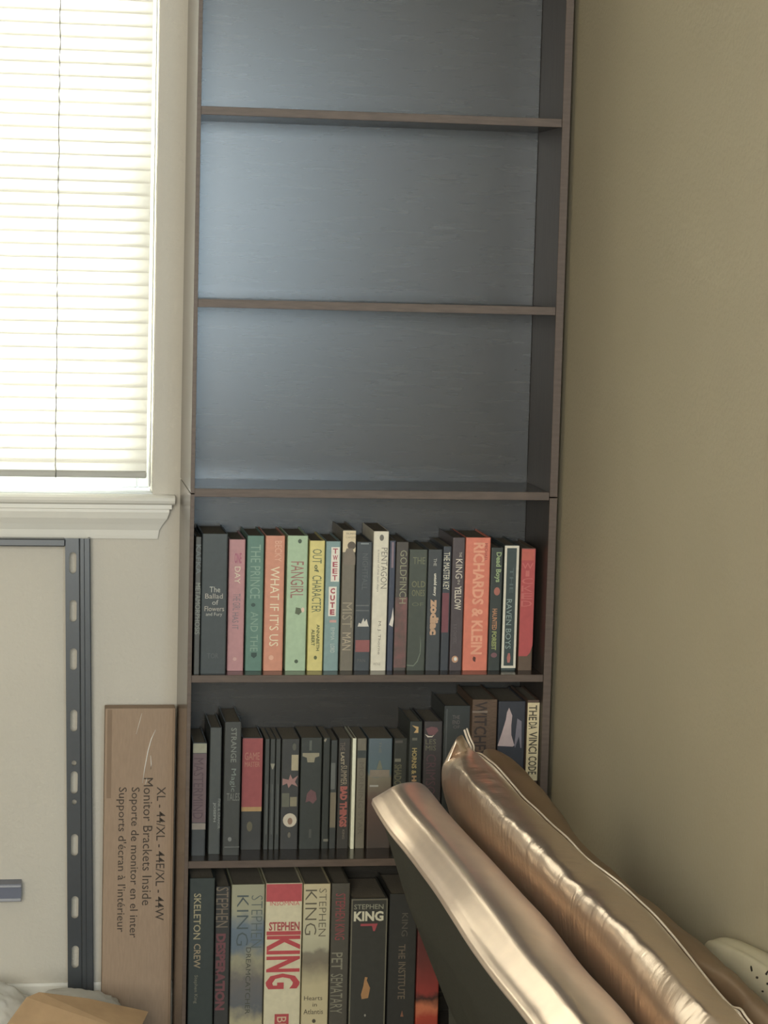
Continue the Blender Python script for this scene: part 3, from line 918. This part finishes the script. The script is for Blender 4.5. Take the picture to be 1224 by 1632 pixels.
C(619, 664, 1425, (50, 50, 46), 'black book lettered THE INSTITUTE partly behind the grey sofa panel',
  [('down', (635, 646, 1505, 1528), (104, 92, 74), 'THE', 0.01), ('down', (634, 646, 1533, 1592), (104, 92, 74), 'INSTITUTE', 0.01),
   ('down', (640, 650, 1455, 1492), (88, 84, 72), 'KING', 0.0, 'author_name'), ('poly', (638, 643, 1610, 1620), (128, 84, 60), [(.5, 0), (1, 1), (0, 1)])])
m_fire = ramp_mat('fire_print', [(0.0, (128, 44, 34)), (0.14, (150, 62, 46)), (0.20, (176, 104, 74)), (0.26, (52, 36, 32)), (0.30, (128, 52, 46)), (0.5, (92, 46, 42)), (1.0, (60, 40, 38))],
                  0.0, 0.28, noise=0.12)
C(665, 702, 1440, m_fire, 'dark red and orange fiery book partly hidden by the grey sofa panel', [])

# ================================================================== SLOTTED BRACKET on the left
yb = YW - 0.030
br = thing('mounting_bracket', 'black slotted steel mounting frame leaning on the wall under the window', 'bracket', (P(124, 1560, yb).x, yb, FLOOR))
bx, bz = br.location.x, br.location.z
zt = P(124, 858, yb).z
zb = FLOOR + 0.001
# strip with slots, built as a grid of quads around the slot holes (local coords: x across, z up)
slots = [(880, 914), (956, 991), (1033, 1068), (1131, 1166), (1229, 1265), (1329, 1364), (1428, 1464), (1507, 1543)]
dots = [1216, 1278]
xl_t, xl_b = P(103.5, 870, yb).x, P(108, 1560, yb).x
xr_t, xr_b = P(143.5, 870, yb).x, P(149, 1560, yb).x
zsb = P(108, 1560, yb).z


def lerp_x(a, b, z):
    return a + (b - a) * (zt - z) / (zt - zsb)


holes = [(P(116, a, yb).z, P(116, b, yb).z, 0.0062) for a, b in slots]
holes += [(P(117, a - 4, yb).z, P(117, a + 4, yb).z, 0.0042) for a in dots]
holes.sort(key=lambda q: -q[0])
sx_c = lambda z: lerp_x(P(115.5, 870, yb).x, P(120, 1560, yb).x, z)


bm = bmesh.new()
y0_, y1_ = -0.0015, 0.0015
last = zt
FLW = 0.0235


def flange_piece(pts):
    add_prism(bm, [(x, z - bz) for x, z in pts], 1, y0_, y1_)


for a, b, w in holes:
    m0, m1 = a + 0.0025, b - 0.0025
    flange_piece([(lerp_x(xl_t, xl_b, last) - bx, last), (lerp_x(xl_t, xl_b, last) - bx + FLW, last),
                  (lerp_x(xl_t, xl_b, m0) - bx + FLW, m0), (lerp_x(xl_t, xl_b, m0) - bx, m0)])
    cxm = sx_c((a + b) / 2) - bx
    l0, l1 = lerp_x(xl_t, xl_b, m0) - bx, lerp_x(xl_t, xl_b, m1) - bx
    flange_piece([(l0, m0), (cxm - w, m0), (cxm - w, m1), (l1, m1)])
    flange_piece([(cxm + w, m0), (l0 + FLW, m0), (l1 + FLW, m1), (cxm + w, m1)])
    r = min(w, (a - b) / 2)
    arc = [(cxm - w * math.cos(math.pi * k / 10), r * math.sin(math.pi * k / 10)) for k in range(11)]
    flange_piece([(cxm - w, m0), (cxm + w, m0)] + [(x, a - r + q) for x, q in reversed(arc)])
    flange_piece([(cxm + w, m1), (cxm - w, m1)] + [(x, b + r - q) for x, q in arc])
    last = m1
flange_piece([(lerp_x(xl_t, xl_b, last) - bx, last), (lerp_x(xl_t, xl_b, last) - bx + FLW, last),
              (lerp_x(xl_t, xl_b, zb) - bx + FLW, zb), (lerp_x(xl_t, xl_b, zb) - bx, zb)])
from_bm('slotted_flange', bm, M_BLACKMETAL, br)
# raised channel to the right of the slots
bm = bmesh.new()
zt_, zb_ = zt - bz, zb - bz


def chan(z):
    a = lerp_x(xl_t, xl_b, z + bz) - bx
    b = lerp_x(xr_t, xr_b, z + bz) - bx
    return [(a + 0.0235, 0.0015), (a + 0.0235, -0.0015), (a + 0.0262, -0.0045), (a + 0.0322, -0.0045), (a + 0.0335, -0.0035),
            (b - 0.0015, -0.0035), (b, -0.0025), (b, 0.020), (b - 0.003, 0.020), (b - 0.003, 0.0015)]


v0 = [bm.verts.new((x, y, zt_)) for x, y in chan(zt_)]
v1 = [bm.verts.new((x, y, zb_)) for x, y in chan(zb_)]
bm.faces.new(v0)
bm.faces.new(list(reversed(v1)))
for i in range(len(v0)):
    j = (i + 1) % len(v0)
    bm.faces.new([v0[i], v0[j], v1[j], v1[i]])
bmesh.ops.recalc_face_normals(bm, faces=bm.faces[:])
from_bm('channel', bm, M_BLACKMETAL, br)
# top cross bar running left, out of the frame
czb = P(60, 870, yb).z
bm = bmesh.new()
add_box(bm, (-0.72, -0.010, czb - bz), (xl_t - bx + 0.0005, 0.012, zt - bz), 0.002)
from_bm('crossbar', bm, M_BLACKMETAL, br)
bm = bmesh.new()
add_box(bm, (-0.72, -0.006, 0), (-0.685, 0.0, czb - bz), 0.001)
from_bm('upright', bm, M_BLACKMETAL, br)

# ---------------- narrow printed carton
ybx = YW - 0.052
q0, q1 = P(165.5, 1300, ybx).x, P(277, 1300, ybx).x
ztop = P(220, 1129, ybx).z
ct = thing('cardboard_carton', 'flat tall brown carton printed with monitor bracket text beside the bookcase', 'box', ((q0 + q1) / 2, ybx, FLOOR))
w_, h_ = q1 - q0, ztop - FLOOR
bm = bmesh.new()
add_box(bm, (-w_ / 2, 0, 0.0003), (w_ / 2, 0.034, h_), 0.0015, 2)
from_bm('carton_body', bm, M_CARD, ct)
bm = bmesh.new()
add_box(bm, (-w_ / 2 + 0.004, -0.0006, h_ - 0.16), (-w_ / 2 + 0.012, 0.0, h_ - 0.002))
add_box(bm, (w_ / 2 - 0.0045, -0.0005, 0.01), (w_ / 2 - 0.0025, 0.0, h_ - 0.001))
from_bm('flap_fold', bm, mat('cardboard_fold', (0.30, 0.215, 0.15), 0.8, 0.2, var=0.1), ct)
for body, bxx in (('XL - 44/XL - 44E/XL - 44W', (248.5, 262.5, 1254, 1467)), ('Monitor Brackets Inside', (227.5, 242.5, 1240, 1443)),
                  ('Soporte de monitor en el inter', (204, 221, 1255, 1495)), ("Supports d'\u00e9cran \u00e0 l'int\u00e9rieur", (184, 201, 1255, 1486))):
    a, b, c, d = bxx
    pc = P((a + b) / 2, (c + d) / 2, ybx)
    me = text_mesh(body, (b - a) * ybx / F_PX, (P(a, c, ybx) - P(a, d, ybx)).z, 'down', 0.003)
    o = link('printed_line', me, M_PRINT, ct)
    o.location = (pc.x - ct.location.x, -0.0006, pc.z - FLOOR)
# pale strokes painting the glints along creases of clear tape
M_TAPE_GLINT = mat('tape_glint', (0.85, 0.82, 0.76), 0.12, 1.0, var=0.02)
tp = []
for pts, r in (([(248, 1163), (241, 1178), (236, 1196), (231, 1222), (227, 1248)], 0.0011),
               ([(240, 1204), (241, 1218), (240, 1226)], 0.0008), ([(226, 1137), (222, 1152), (217, 1170)], 0.0005),
               ([(234, 1240), (232, 1250)], 0.0006)):
    bm = bmesh.new()
    pp = [P(a, b, ybx) for a, b in pts]
    pp = [Vector((v.x - ct.location.x, -0.0003, v.z - FLOOR)) for v in pp]
    n = len(pp)
    add_tube(bm, pp, [max(0.00015, r * math.sin(math.pi * (i + .5) / n)) for i in range(n)], 6)
    from_bm('tape_glint', bm, M_TAPE_GLINT, ct, smooth=True)

# ---------------- striped rail end at the far left
yr = YW - 0.030
zr1, zr0 = P(20, 1408.5, yr).z, P(20, 1436, yr).z
xr_ = P(34, 1422, yr).x
rail = thing('metal_rail', 'blue grey striped metal rail reaching in from the left edge along the wall', 'rail', (xr_, yr, zr0))
hr = zr1 - zr0
M_RB = mat('blue_grey_metal', (0.15, 0.165, 0.22), 0.4, 0.6, var=0.1)
M_RL = mat('pale_grey_metal', (0.40, 0.41, 0.45), 0.35, 0.6, var=0.1)
bm = bmesh.new()
add_prism(bm, [(0.030, 0.0), (-0.004, 0.0), (-0.007, hr * .12), (-0.004, hr * .28), (-0.004, hr * .80), (-0.006, hr * .86), (-0.004, hr), (0.030, hr)], 0, -0.55, 0)
from_bm('rail_body', bm, M_RB, rail)
box('rail_lip', (-0.55, -0.0078, hr * .04), (-0.0005, -0.0035, hr * .20), M_RL, rail, 0.001, 2)
box('rail_lip', (-0.55, -0.0068, hr * .83), (-0.0005, -0.0035, hr * .95), M_RL, rail, 0.001, 2)

# ---------------- plastic bag and open box in the bottom left corner
from mathutils import noise as mnoise
# bag body: a crumpled lumpy mound on the floor against the wall
ybag = 3.86
bagc = P(18, 1640, ybag)
bag = thing('plastic_bag', 'crumpled white plastic bag on the floor in the lower left corner', 'bag', (bagc.x, ybag, FLOOR))


def mound(cx_, hz, rx, ry, seed, parent, name):
    bm = bmesh.new()
    bmesh.ops.create_icosphere(bm, subdivisions=5, radius=1.0)
    for v in bm.verts:
        n_ = v.co.normalized()
        k = 1 + 0.10 * mnoise.noise(n_ * 2 + Vector((seed, 0, 0))) + 0.09 * abs(mnoise.noise(Vector((n_.x * 5, n_.y * 5, n_.z * 2 + seed)))) + 0.05 * abs(mnoise.noise(Vector((n_.x * 12 + n_.z * 6, n_.y * 12, n_.z * 3))))
        v.co = Vector((cx_ + n_.x * rx * k, n_.y * ry * k, max(0.0, hz * 0.5 + n_.z * hz * 0.5 * k)))
    return from_bm(name, bm, M_BAG, parent, smooth=True)


htop = P(18, 1574, ybag).z - FLOOR
mound(-0.035, htop, 0.085, 0.09, 1.0, bag, 'bag_body')
ht2 = P(120, 1583, ybag).z - FLOOR
mound(0.105, ht2, 0.10, 0.075, 5.0, bag, 'bag_fold')

# open shipping box: flap reaches up into view
ybo = 3.62
box_c = P(120, 1700, ybo)
ob = thing('open_box', 'open tan cardboard box with one flap raised at the bottom left', 'box', (box_c.x, ybo, FLOOR))
X0, X1 = P(-40, 1660, ybo).x, P(214, 1660, ybo).x
HB = P(100, 1655, ybo).z - FLOOR
bw0, bw1 = X0 - ob.location.x, X1 - ob.location.x
bm = bmesh.new()
tk = 0.004
add_box(bm, (bw0, -0.26, 0.0), (bw1, 0.0, tk))
add_box(bm, (bw0, -tk, tk), (bw1, 0.0, HB))
add_box(bm, (bw0, -0.26, tk), (bw1, -0.26 + tk, HB))
add_box(bm, (bw0, -0.26 + tk, tk), (bw0 + tk, -tk, HB))
add_box(bm, (bw1 - tk, -0.26 + tk, tk), (bw1, -tk, HB))
from_bm('box_body', bm, M_CARD2, ob)
fl = [P(-2, 1650, ybo - .002), P(42, 1590, ybo + 0.055), P(62, 1582, ybo + 0.07), P(140, 1592, ybo + 0.085), P(236, 1613, ybo + 0.09), P(218, 1650, ybo - .002)]
fl = [v - ob.location for v in fl]
bm = bmesh.new()
fn = (fl[2] - fl[0]).cross(fl[4] - fl[0]).normalized()
if fn.z < 0:
    fn = -fn
top = [bm.verts.new(v + fn * 0.0018) for v in fl]
bot = [bm.verts.new(v - fn * 0.0018) for v in fl]
bm.faces.new(top)
bm.faces.new(list(reversed(bot)))
for i in range(len(fl)):
    j = (i + 1) % len(fl)
    bm.faces.new([top[i], bot[i], bot[j], top[j]])
bmesh.ops.triangulate(bm, faces=bm.faces[:])
bmesh.ops.recalc_face_normals(bm, faces=bm.faces[:])
from_bm('flap', bm, M_CARD2, ob)

# ================================================================== SOFA along the right wall
def catmull(pts, n):
    out = []
    m_ = len(pts)
    for i in range(m_ - 1):
        p0, p1, p2, p3 = pts[max(i - 1, 0)], pts[i], pts[i + 1], pts[min(i + 2, m_ - 1)]
        for k in range(n):
            t = k / n
            out.append(0.5 * ((2 * p1) + (-p0 + p2) * t + (2 * p0 - 5 * p1 + 4 * p2 - p3) * t * t + (-p0 + 3 * p1 - 3 * p2 + p3) * t ** 3))
    out.append(pts[-1].copy())
    return out


def loft(sections, closed=True, caps=True, subs=5, cross=5, puff=0.0, wr=None):
    """sections: list of lists of Vectors (same count); smooth both ways"""
    ns = len(sections[0])
    rails = [catmull([s[i] for s in sections], subs) for i in range(ns)]
    rows = []
    for k in range(len(rails[0])):
        ring = [r[k] for r in rails]
        if closed:
            ext = [ring[-1]] + ring + [ring[0], ring[1]]
            o = []
            for i in range(1, ns + 1):
                p0, p1, p2, p3 = ext[i - 1], ext[i], ext[i + 1], ext[i + 2]
                for q in range(cross):
                    t = q / cross
                    o.append(0.5 * ((2 * p1) + (-p0 + p2) * t + (2 * p0 - 5 * p1 + 4 * p2 - p3) * t * t + (-p0 + 3 * p1 - 3 * p2 + p3) * t ** 3))
            rows.append(o)
        else:
            rows.append(catmull(ring, cross))
    if wr:
        for k, row in enumerate(rows):
            for i, p in enumerate(row):
                row[i] = wr(k / (len(rows) - 1), i / len(row), p)
    bm = bmesh.new()
    vv = [[bm.verts.new(p) for p in row] for row in rows]
    n = len(rows[0])
    for k in range(len(rows) - 1):
        for i in range(n if closed else n - 1):
            j = (i + 1) % n
            bm.faces.new([vv[k][i], vv[k][j], vv[k + 1][j], vv[k + 1][i]])
    if closed and caps:
        for row, rev in ((vv[0], True), (vv[-1], False)):
            c = bm.verts.new(sum((v.co for v in row), Vector()) / n)
            for i in range(n):
                f = [row[i], row[(i + 1) % n], c]
                bm.faces.new(list(reversed(f)) if rev else f)
    bmesh.ops.recalc_face_normals(bm, faces=bm.faces[:])
    return bm


# stations: depth y, left edge px, right (crease) px
ST = [(3.20, (594, 1279), (690, 1258)), (3.06, (617, 1318), (721, 1295)), (2.90, (651, 1360), (753, 1330)), (2.66, (690, 1412), (800, 1380)),
      (2.48, (717, 1453), (843, 1427)), (2.32, (745, 1495), (888, 1475)), (2.12, (784, 1549), (942, 1545)), (1.93, (829, 1607), (1000, 1609)),
      (1.84, (852, 1637), (1026, 1640)), (1.66, (905, 1710), (1086, 1716))]


def DM(y):
    return 3.20 - (3.20 - y) * 0.68


def extend(secs, xmax=None):
    """carry the form on towards the viewer, below the frame"""
    a_, b_ = secs[-3], secs[-1]
    out = [v + (v - u) * 2.2 for u, v in zip(a_, b_)]
    secs.append(out)


ST = [(DM(y), l, r) for y, l, r in ST]
sofa = thing('sofa', 'rose gold satin sofa with a padded back rail over a dark grey panel', 'sofa', (0.62, 2.3, FLOOR))
so = sofa.location.copy()
secs, panel = [], []
DY = 0.085          # the right side of the rail lies a little deeper than its left edge
SEC = [(0.0, 0.0, 0.0), (0.04, 3.5, .000), (0.12, 6.5, -.003), (0.24, 11.0, -.014), (0.36, 15.5, -.024), (0.48, 17.5, -.016), (0.64, 17.0, .012), (0.78, 13.5, .042),
       (0.88, 7.0, .066), (0.96, -4.0, .080), (1.0, -20.0, .088)]
for i, (y, l, r) in enumerate(ST):
    a = P(*l, y)
    k = (r[0] - l[0]) / 96.0
    sec = []
    for f, bu, dy in SEC:
        sec.append(P(l[0] + (r[0] - l[0]) * f, l[1] + (r[1] - l[1]) * f - bu * k, y + dy))
    e = sec[-1]
    sec.append(Vector((e.x - 0.004, e.y, e.z - 0.040)))
    sec.append(Vector((a.x + 0.055, y + DY * .5, a.z - 0.045)))
    sec.append(Vector((a.x + 0.004, y, a.z - 0.010)))
    secs.append([v - so for v in sec])
# soften the far end
e0 = [v.copy() for v in secs[0]]
cen = sum(e0, Vector()) / len(e0)
first = []
for v in e0:
    q = cen + (v - cen) * 0.93
    q.y += 0.010
    q.z -= 0.001
    first.append(q)
secs = [first] + secs
extend(secs)


def wr_slab(k, i, p):
    n = mnoise.noise(Vector((p.x * 6, p.y * 5, p.z * 6)))
    return p + Vector((0, 0, 0.0025 * n))


bm = loft(secs, subs=6, cross=5, wr=wr_slab)
from_bm('padded_rail', bm, M_SATIN, sofa, smooth=True)
# grey outer panel: hangs from the rail, its far end slants inward towards the floor
top_l, low_l = [], []
bm = bmesh.new()
prev = None
rows = []
for i, (y, l, r) in enumerate(ST):
    a = P(*l, y)
    yy = y if i else 3.185
    tp_ = Vector((a.x + 0.005, yy, a.z + 0.001))
    md = Vector((a.x + 0.052, yy, a.z - 0.145))
    m2 = Vector((a.x + 0.118, yy, a.z - 0.305))
    lo_ = Vector((a.x + 0.125, yy, FLOOR + 0.10))
    bk = Vector((a.x + 0.140, yy, FLOOR + 0.10))
    bk2 = Vector((a.x + 0.134, yy, a.z - 0.30))
    bk3 = Vector((a.x + 0.065, yy, a.z - 0.03))
    rows.append([v - so for v in (tp_, md, m2, lo_, bk, bk2, bk3)])
extend(rows)
for q in (3, 4):
    rows[-1][q].z = FLOOR + 0.10 - so.z
vv = [[bm.verts.new(p) for p in row] for row in rows]
n = len(rows[0])
for k in range(len(rows) - 1):
    for i in range(n):
        j = (i + 1) % n
        bm.faces.new([vv[k][i], vv[k][j], vv[k + 1][j], vv[k + 1][i]])
bm.faces.new(list(reversed(vv[0])))
bm.faces.new(vv[-1])
bmesh.ops.recalc_face_normals(bm, faces=bm.faces[:])
from_bm('grey_panel', bm, M_GREYFAB, sofa)
seat_z = 0.42 - 0.0
sx0 = min(P(*l, y).x for y, l, r in ST) + 0.19
box('seat_base', (0.64 - so.x, 1.95 - so.y, 0.11), (XR - 0.012 - so.x, 3.16 - so.y, 0.36), M_GREYFAB, sofa, 0.01, 2)
for lx in (0.67, XR - 0.06):
    for ly in (2.03, 3.10):
        bm = bmesh.new()
        add_box(bm, (lx - so.x - 0.02, ly - so.y - 0.02, 0.0), (lx - so.x + 0.02, ly - so.y + 0.02, 0.112), 0.003)
        from_bm('leg', bm, M_EDGE, sofa)
SEAT = FLOOR + 0.36

# ---------------- piped satin pillow standing between rail and wall
PS = [(3.16, (712, 1284), (706, 1240), (716, 1196), (752, 1196)),
      (3.06, (722, 1297), (727, 1226), (745, 1206), (764, 1207)),
      (2.90, (752, 1330), (757, 1262), (775, 1236), (800, 1241)),
      (2.70, (792, 1373), (800, 1307), (820, 1279), (845, 1289)),
      (2.48, (843, 1427), (858, 1362), (885, 1335), (906, 1346)),
      (2.30, (893, 1482), (915, 1419), (945, 1395), (968, 1401)),
      (2.12, (942, 1545), (966, 1466), (1005, 1440), (1032, 1458)),
      (1.92, (1000, 1609), (1040, 1534), (1075, 1510), (1104, 1542)),
      (1.80, (1040, 1655), (1098, 1596), (1130, 1575), (1152, 1600)),
      (1.68, (1080, 1700), (1148, 1650), (1172, 1625), (1190, 1636))]
PS = [(DM(q[0]),) + q[1:] for q in PS]
pl = thing('satin_pillow', 'rose gold satin pillow with light piping standing against the sofa rail', 'pillow', (0.62, 2.4, SEAT))
po = pl.location.copy()


def sofa_left(y):
    for (ya, la, _), (yb2, lb, _2) in zip(ST, ST[1:]):
        if ya >= y >= yb2:
            t = (ya - y) / (ya - yb2)
            return P(*la, ya).x * (1 - t) + P(*lb, yb2).x * t
    return P(*ST[-1][1], ST[-1][0]).x


secs, seam = [], []
pil_r = []
for i, (y, r_, g_, m_, q_) in enumerate(PS):
    R_, G_, M2_, Q_ = P(*r_, y + 0.095), P(*g_, y + 0.070), P(*m_, y + 0.10), P(*q_, y + 0.14)
    R_.x += 0.006
    bot_z = SEAT + 0.030 + (0.10 if i == 0 else 0.0)
    ax_ = sofa_left(y)
    lowx = max(ax_ + 0.152, R_.x + 0.016)
    yb_ = y + 0.095
    s = [Vector((lowx, yb_, bot_z)), Vector((max(ax_ + 0.142, R_.x + 0.008), yb_, (R_.z + bot_z) / 2 - 0.02)), R_ + Vector((0.002, 0, -0.02)),
         (R_ * .5 + G_ * .5) + Vector((-0.004, 0, 0.002)), G_, G_ * .55 + M2_ * .45 + Vector((0, 0, .003)), M2_ * .55 + Q_ * .45 + Vector((0, 0, .003)), Q_,
         Vector((Q_.x + 0.010, Q_.y, Q_.z - 0.05)), Vector((max(Q_.x + 0.012, lowx + 0.030), yb_, (Q_.z + bot_z) / 2)), Vector((lowx + 0.032, yb_, bot_z))]
    pil_r = pil_r + [(y, max(Q_.x + 0.012, lowx + 0.034))]
    secs.append([v - po for v in s])
    seam.append(Q_ - po)


def wr_pil(k, i, p):
    # gathered pleats run down from the seam, strongest near the ridge
    f = math.exp(-((i - 0.40) / 0.16) ** 2)
    y = p.y * 60
    n = mnoise.noise(Vector((y * 0.55, i * 9, 3.1))) + 0.6 * mnoise.noise(Vector((y * 1.3, i * 6, 9.7)))
    return p + Vector((-0.6, 0, 0.8)) * (0.0030 * f * n)


# pinched far corner (the pillow's ear)
cen = P(737, 1169, 3.24) - po
f0 = []
for j, v in enumerate(secs[0]):
    f0.append(cen + (v - cen) * 0.24 + Vector((0, 0.014, 0)))
f1 = []
for j, v in enumerate(secs[0]):
    f1.append(cen + (v - cen) * 0.93 + Vector((0, 0.010, 0)))
extend(secs)
bm = loft([f0, f1] + secs, subs=12, cross=7, wr=wr_pil)
from_bm('pillow_cover', bm, M_SATINP, pl, smooth=True)
seam_px = [(740, 1165, 3.185), (745, 1180, 3.17), (751, 1193, 3.15), (752, 1203, 3.12), (763, 1206, 3.07), (776, 1216, 3.0), (789, 1227, 2.94), (815, 1257, 2.83), (831, 1276, 2.76),
           (852, 1295, 2.68), (875, 1318, 2.59), (900, 1340, 2.50), (928, 1370, 2.40), (958, 1393, 2.32), (987, 1415, 2.25), (1015, 1441, 2.17), (1042, 1467, 2.09), (1077, 1508, 2.0),
           (1112, 1553, 1.90), (1136, 1583, 1.83), (1160, 1609, 1.76), (1175, 1614, 1.72), (1188, 1632, 1.68), (1240, 1690, 1.58), (1285, 1735, 1.5)]
for k, off in enumerate((0.0, 0.0042)):
    pts = catmull([P(a, b, DM(c) + 0.135) - po + Vector((off * 0.9, 0, 0.0016 + off * 0.55)) for a, b, c in seam_px], 4)
    bm = bmesh.new()
    add_tube(bm, pts, 0.0017 if k == 0 else 0.0014, 7)
    from_bm('piping', bm, M_PIPE, pl, smooth=True)

# ---------------- darker satin cushion behind the pillow
BS = [(3.17, (758, 1190), (784, 1195), (807, 1211)), (3.05, (770, 1212), (815, 1218), (850, 1245)), (2.90, (800, 1241), (850, 1248), (890, 1300)),
      (2.70, (845, 1289), (900, 1312), (935, 1362)), (2.48, (906, 1346), (955, 1378), (1000, 1414)), (2.30, (968, 1401), (1020, 1433), (1065, 1466)),
      (2.12, (1032, 1458), (1085, 1484), (1125, 1517)), (1.92, (1104, 1542), (1140, 1540), (1178, 1566)), (1.80, (1152, 1600), (1185, 1580), (1216, 1602)),
      (1.68, (1190, 1636), (1230, 1622), (1270, 1652))]
BS = [(DM(q[0]),) + q[1:] for q in BS]
bc = thing('satin_cushion', 'darker brown satin cushion slumped behind the piped pillow next to the wall', 'cushion', (0.66, 2.4, SEAT))
bo = bc.location.copy()
secs = []
for i, (y, q_, m_, b_) in enumerate(BS):
    Q_, M_2, B_ = P(*q_, y + 0.15), P(*m_, y + 0.15), P(*b_, y + 0.15)
    bot_z = SEAT + 0.034 + (0.14 if i == 0 else 0)
    B_.x = min(B_.x, XR - 0.045)
    pr_ = min(pil_r, key=lambda t: abs(t[0] - y))[1]
    x0 = max(Q_.x + 0.020, pr_ + 0.010)
    x2 = max(B_.x + 0.003, x0 + 0.030)
    yc_ = y + 0.15
    s = [Vector((x0, yc_, bot_z)), Vector((x0 - 0.002, yc_, (Q_.z + bot_z) / 2)), Vector((max(Q_.x + 0.018, x0 - .012), yc_, Q_.z - 0.05)),
         Vector((Q_.x + 0.014, yc_ + .01, Q_.z - 0.012)),
         M_2, M_2 * .45 + B_ * .55 + Vector((0.003, 0, 0.003)), B_, Vector((B_.x + 0.003, yc_, B_.z - 0.04)), Vector((x2, yc_, (B_.z + bot_z) / 2)), Vector((x2 - 0.004, yc_, bot_z))]
    secs.append([v - bo for v in s])


def wr_b(k, i, p):
    n = mnoise.noise(Vector((p.x * 14, p.y * 9, p.z * 14)))
    n += 0.5 * mnoise.noise(Vector((p.x * 30, p.y * 22, p.z * 30)))
    return p + Vector((0.3, 0, 1)) * (0.004 * n * min(1.0, 6 * k))


cen = sum(secs[0], Vector()) / len(secs[0]) + Vector((0, 0, 0.03))
f1 = [cen + (v - cen) * 0.55 + Vector((0, 0.02, 0)) for v in secs[0]]
extend(secs)
for v in secs[-1]:
    v.x = min(v.x, XR - 0.038 - bo.x)
    v.z = max(v.z, 0.03)
bm = loft([f1] + secs, subs=8, cross=5, wr=wr_b)
from_bm('cushion_cover', bm, M_SATIN2, bc, smooth=True)

# ---------------- pale fabric with dark flecks between cushion and wall
sp = thing('flecked_blanket', 'pale fabric with small dark flecks tucked at the wall, bottom right corner', 'blanket', (XR - 0.02, 2.6, SEAT))
spo = sp.location.copy()
m_sp = mat('pale_cotton', (0.62, 0.56, 0.40), 0.9, 0.2, var=0.08, scale=20, bump=0.2, bscale=60)
secs = []
for y, tz, th in ((2.765, .530, .010), (2.735, .556, .026), (2.68, .578, .036), (2.60, .592, .036), (2.50, .605, .036), (2.36, .612, .036)):
    zt_b = tz
    x1b = XR - 0.004
    x0b = x1b - th
    bz_ = SEAT + 0.032
    secs.append([v - spo for v in (Vector((x0b + .004, y, bz_)), Vector((x0b, y, (zt_b + bz_) / 2)), Vector((x0b, y, zt_b - 0.012)), Vector((x0b + th * .3, y, zt_b - 0.002)),
                                   Vector((x0b + th * .7, y, zt_b)), Vector((x1b, y, zt_b - 0.012)), Vector((x1b, y, (zt_b + bz_) / 2)), Vector((x1b - .004, y, bz_)))])
bm = loft(secs, subs=5, cross=4)
cover = from_bm('folded_cloth', bm, m_sp, sp, smooth=True)
m_fleck = mat('dark_fleck', (0.035, 0.028, 0.02), 0.8, 0.2, var=0.1)
from mathutils.bvhtree import BVHTree
bv = BVHTree.FromPolygons([v.co.copy() for v in cover.data.vertices], [tuple(p.vertices) for p in cover.data.polygons])
camo = Vector((0, 0, EYE)) - spo
for fx, fy, fl_ in ((1198, 1544, 6), (1207, 1558, 5), (1223, 1550, 5), (1224, 1568, 5), (1180, 1562, 4), (1203, 1586, 8), (1216, 1580, 4), (1236, 1560, 5), (1245, 1580, 5), (1232, 1595, 5)):
    d = (P(fx, fy, 2.5) - Vector((0, 0, EYE))).normalized()
    hit, nr, idx, dist = bv.ray_cast(camo, d)
    if hit is None:
        continue
    bm = bmesh.new()
    tx = Vector((1, 0.25, -0.12)).normalized()
    tx = (tx - nr * tx.dot(nr)).normalized()
    ty = nr.cross(tx)
    L2 = fl_ * dist / F_PX
    pts = [(math.cos(q * math.pi / 5) * L2 * (1 + .2 * math.sin(q * 2.3)), math.sin(q * math.pi / 5) * L2 * 0.38) for q in range(10)]
    vt = [bm.verts.new(hit + nr * 0.0008 + tx * a + ty * b) for a, b in pts]
    vb_ = [bm.verts.new(hit - nr * 0.0010 + tx * a + ty * b) for a, b in pts]
    bm.faces.new(vt)
    bm.faces.new(list(reversed(vb_)))
    for i in range(10):
        bm.faces.new([vt[i], vb_[i], vb_[(i + 1) % 10], vt[(i + 1) % 10]])
    bmesh.ops.recalc_face_normals(bm, faces=bm.faces[:])
    from_bm('fleck', bm, m_fleck, sp)
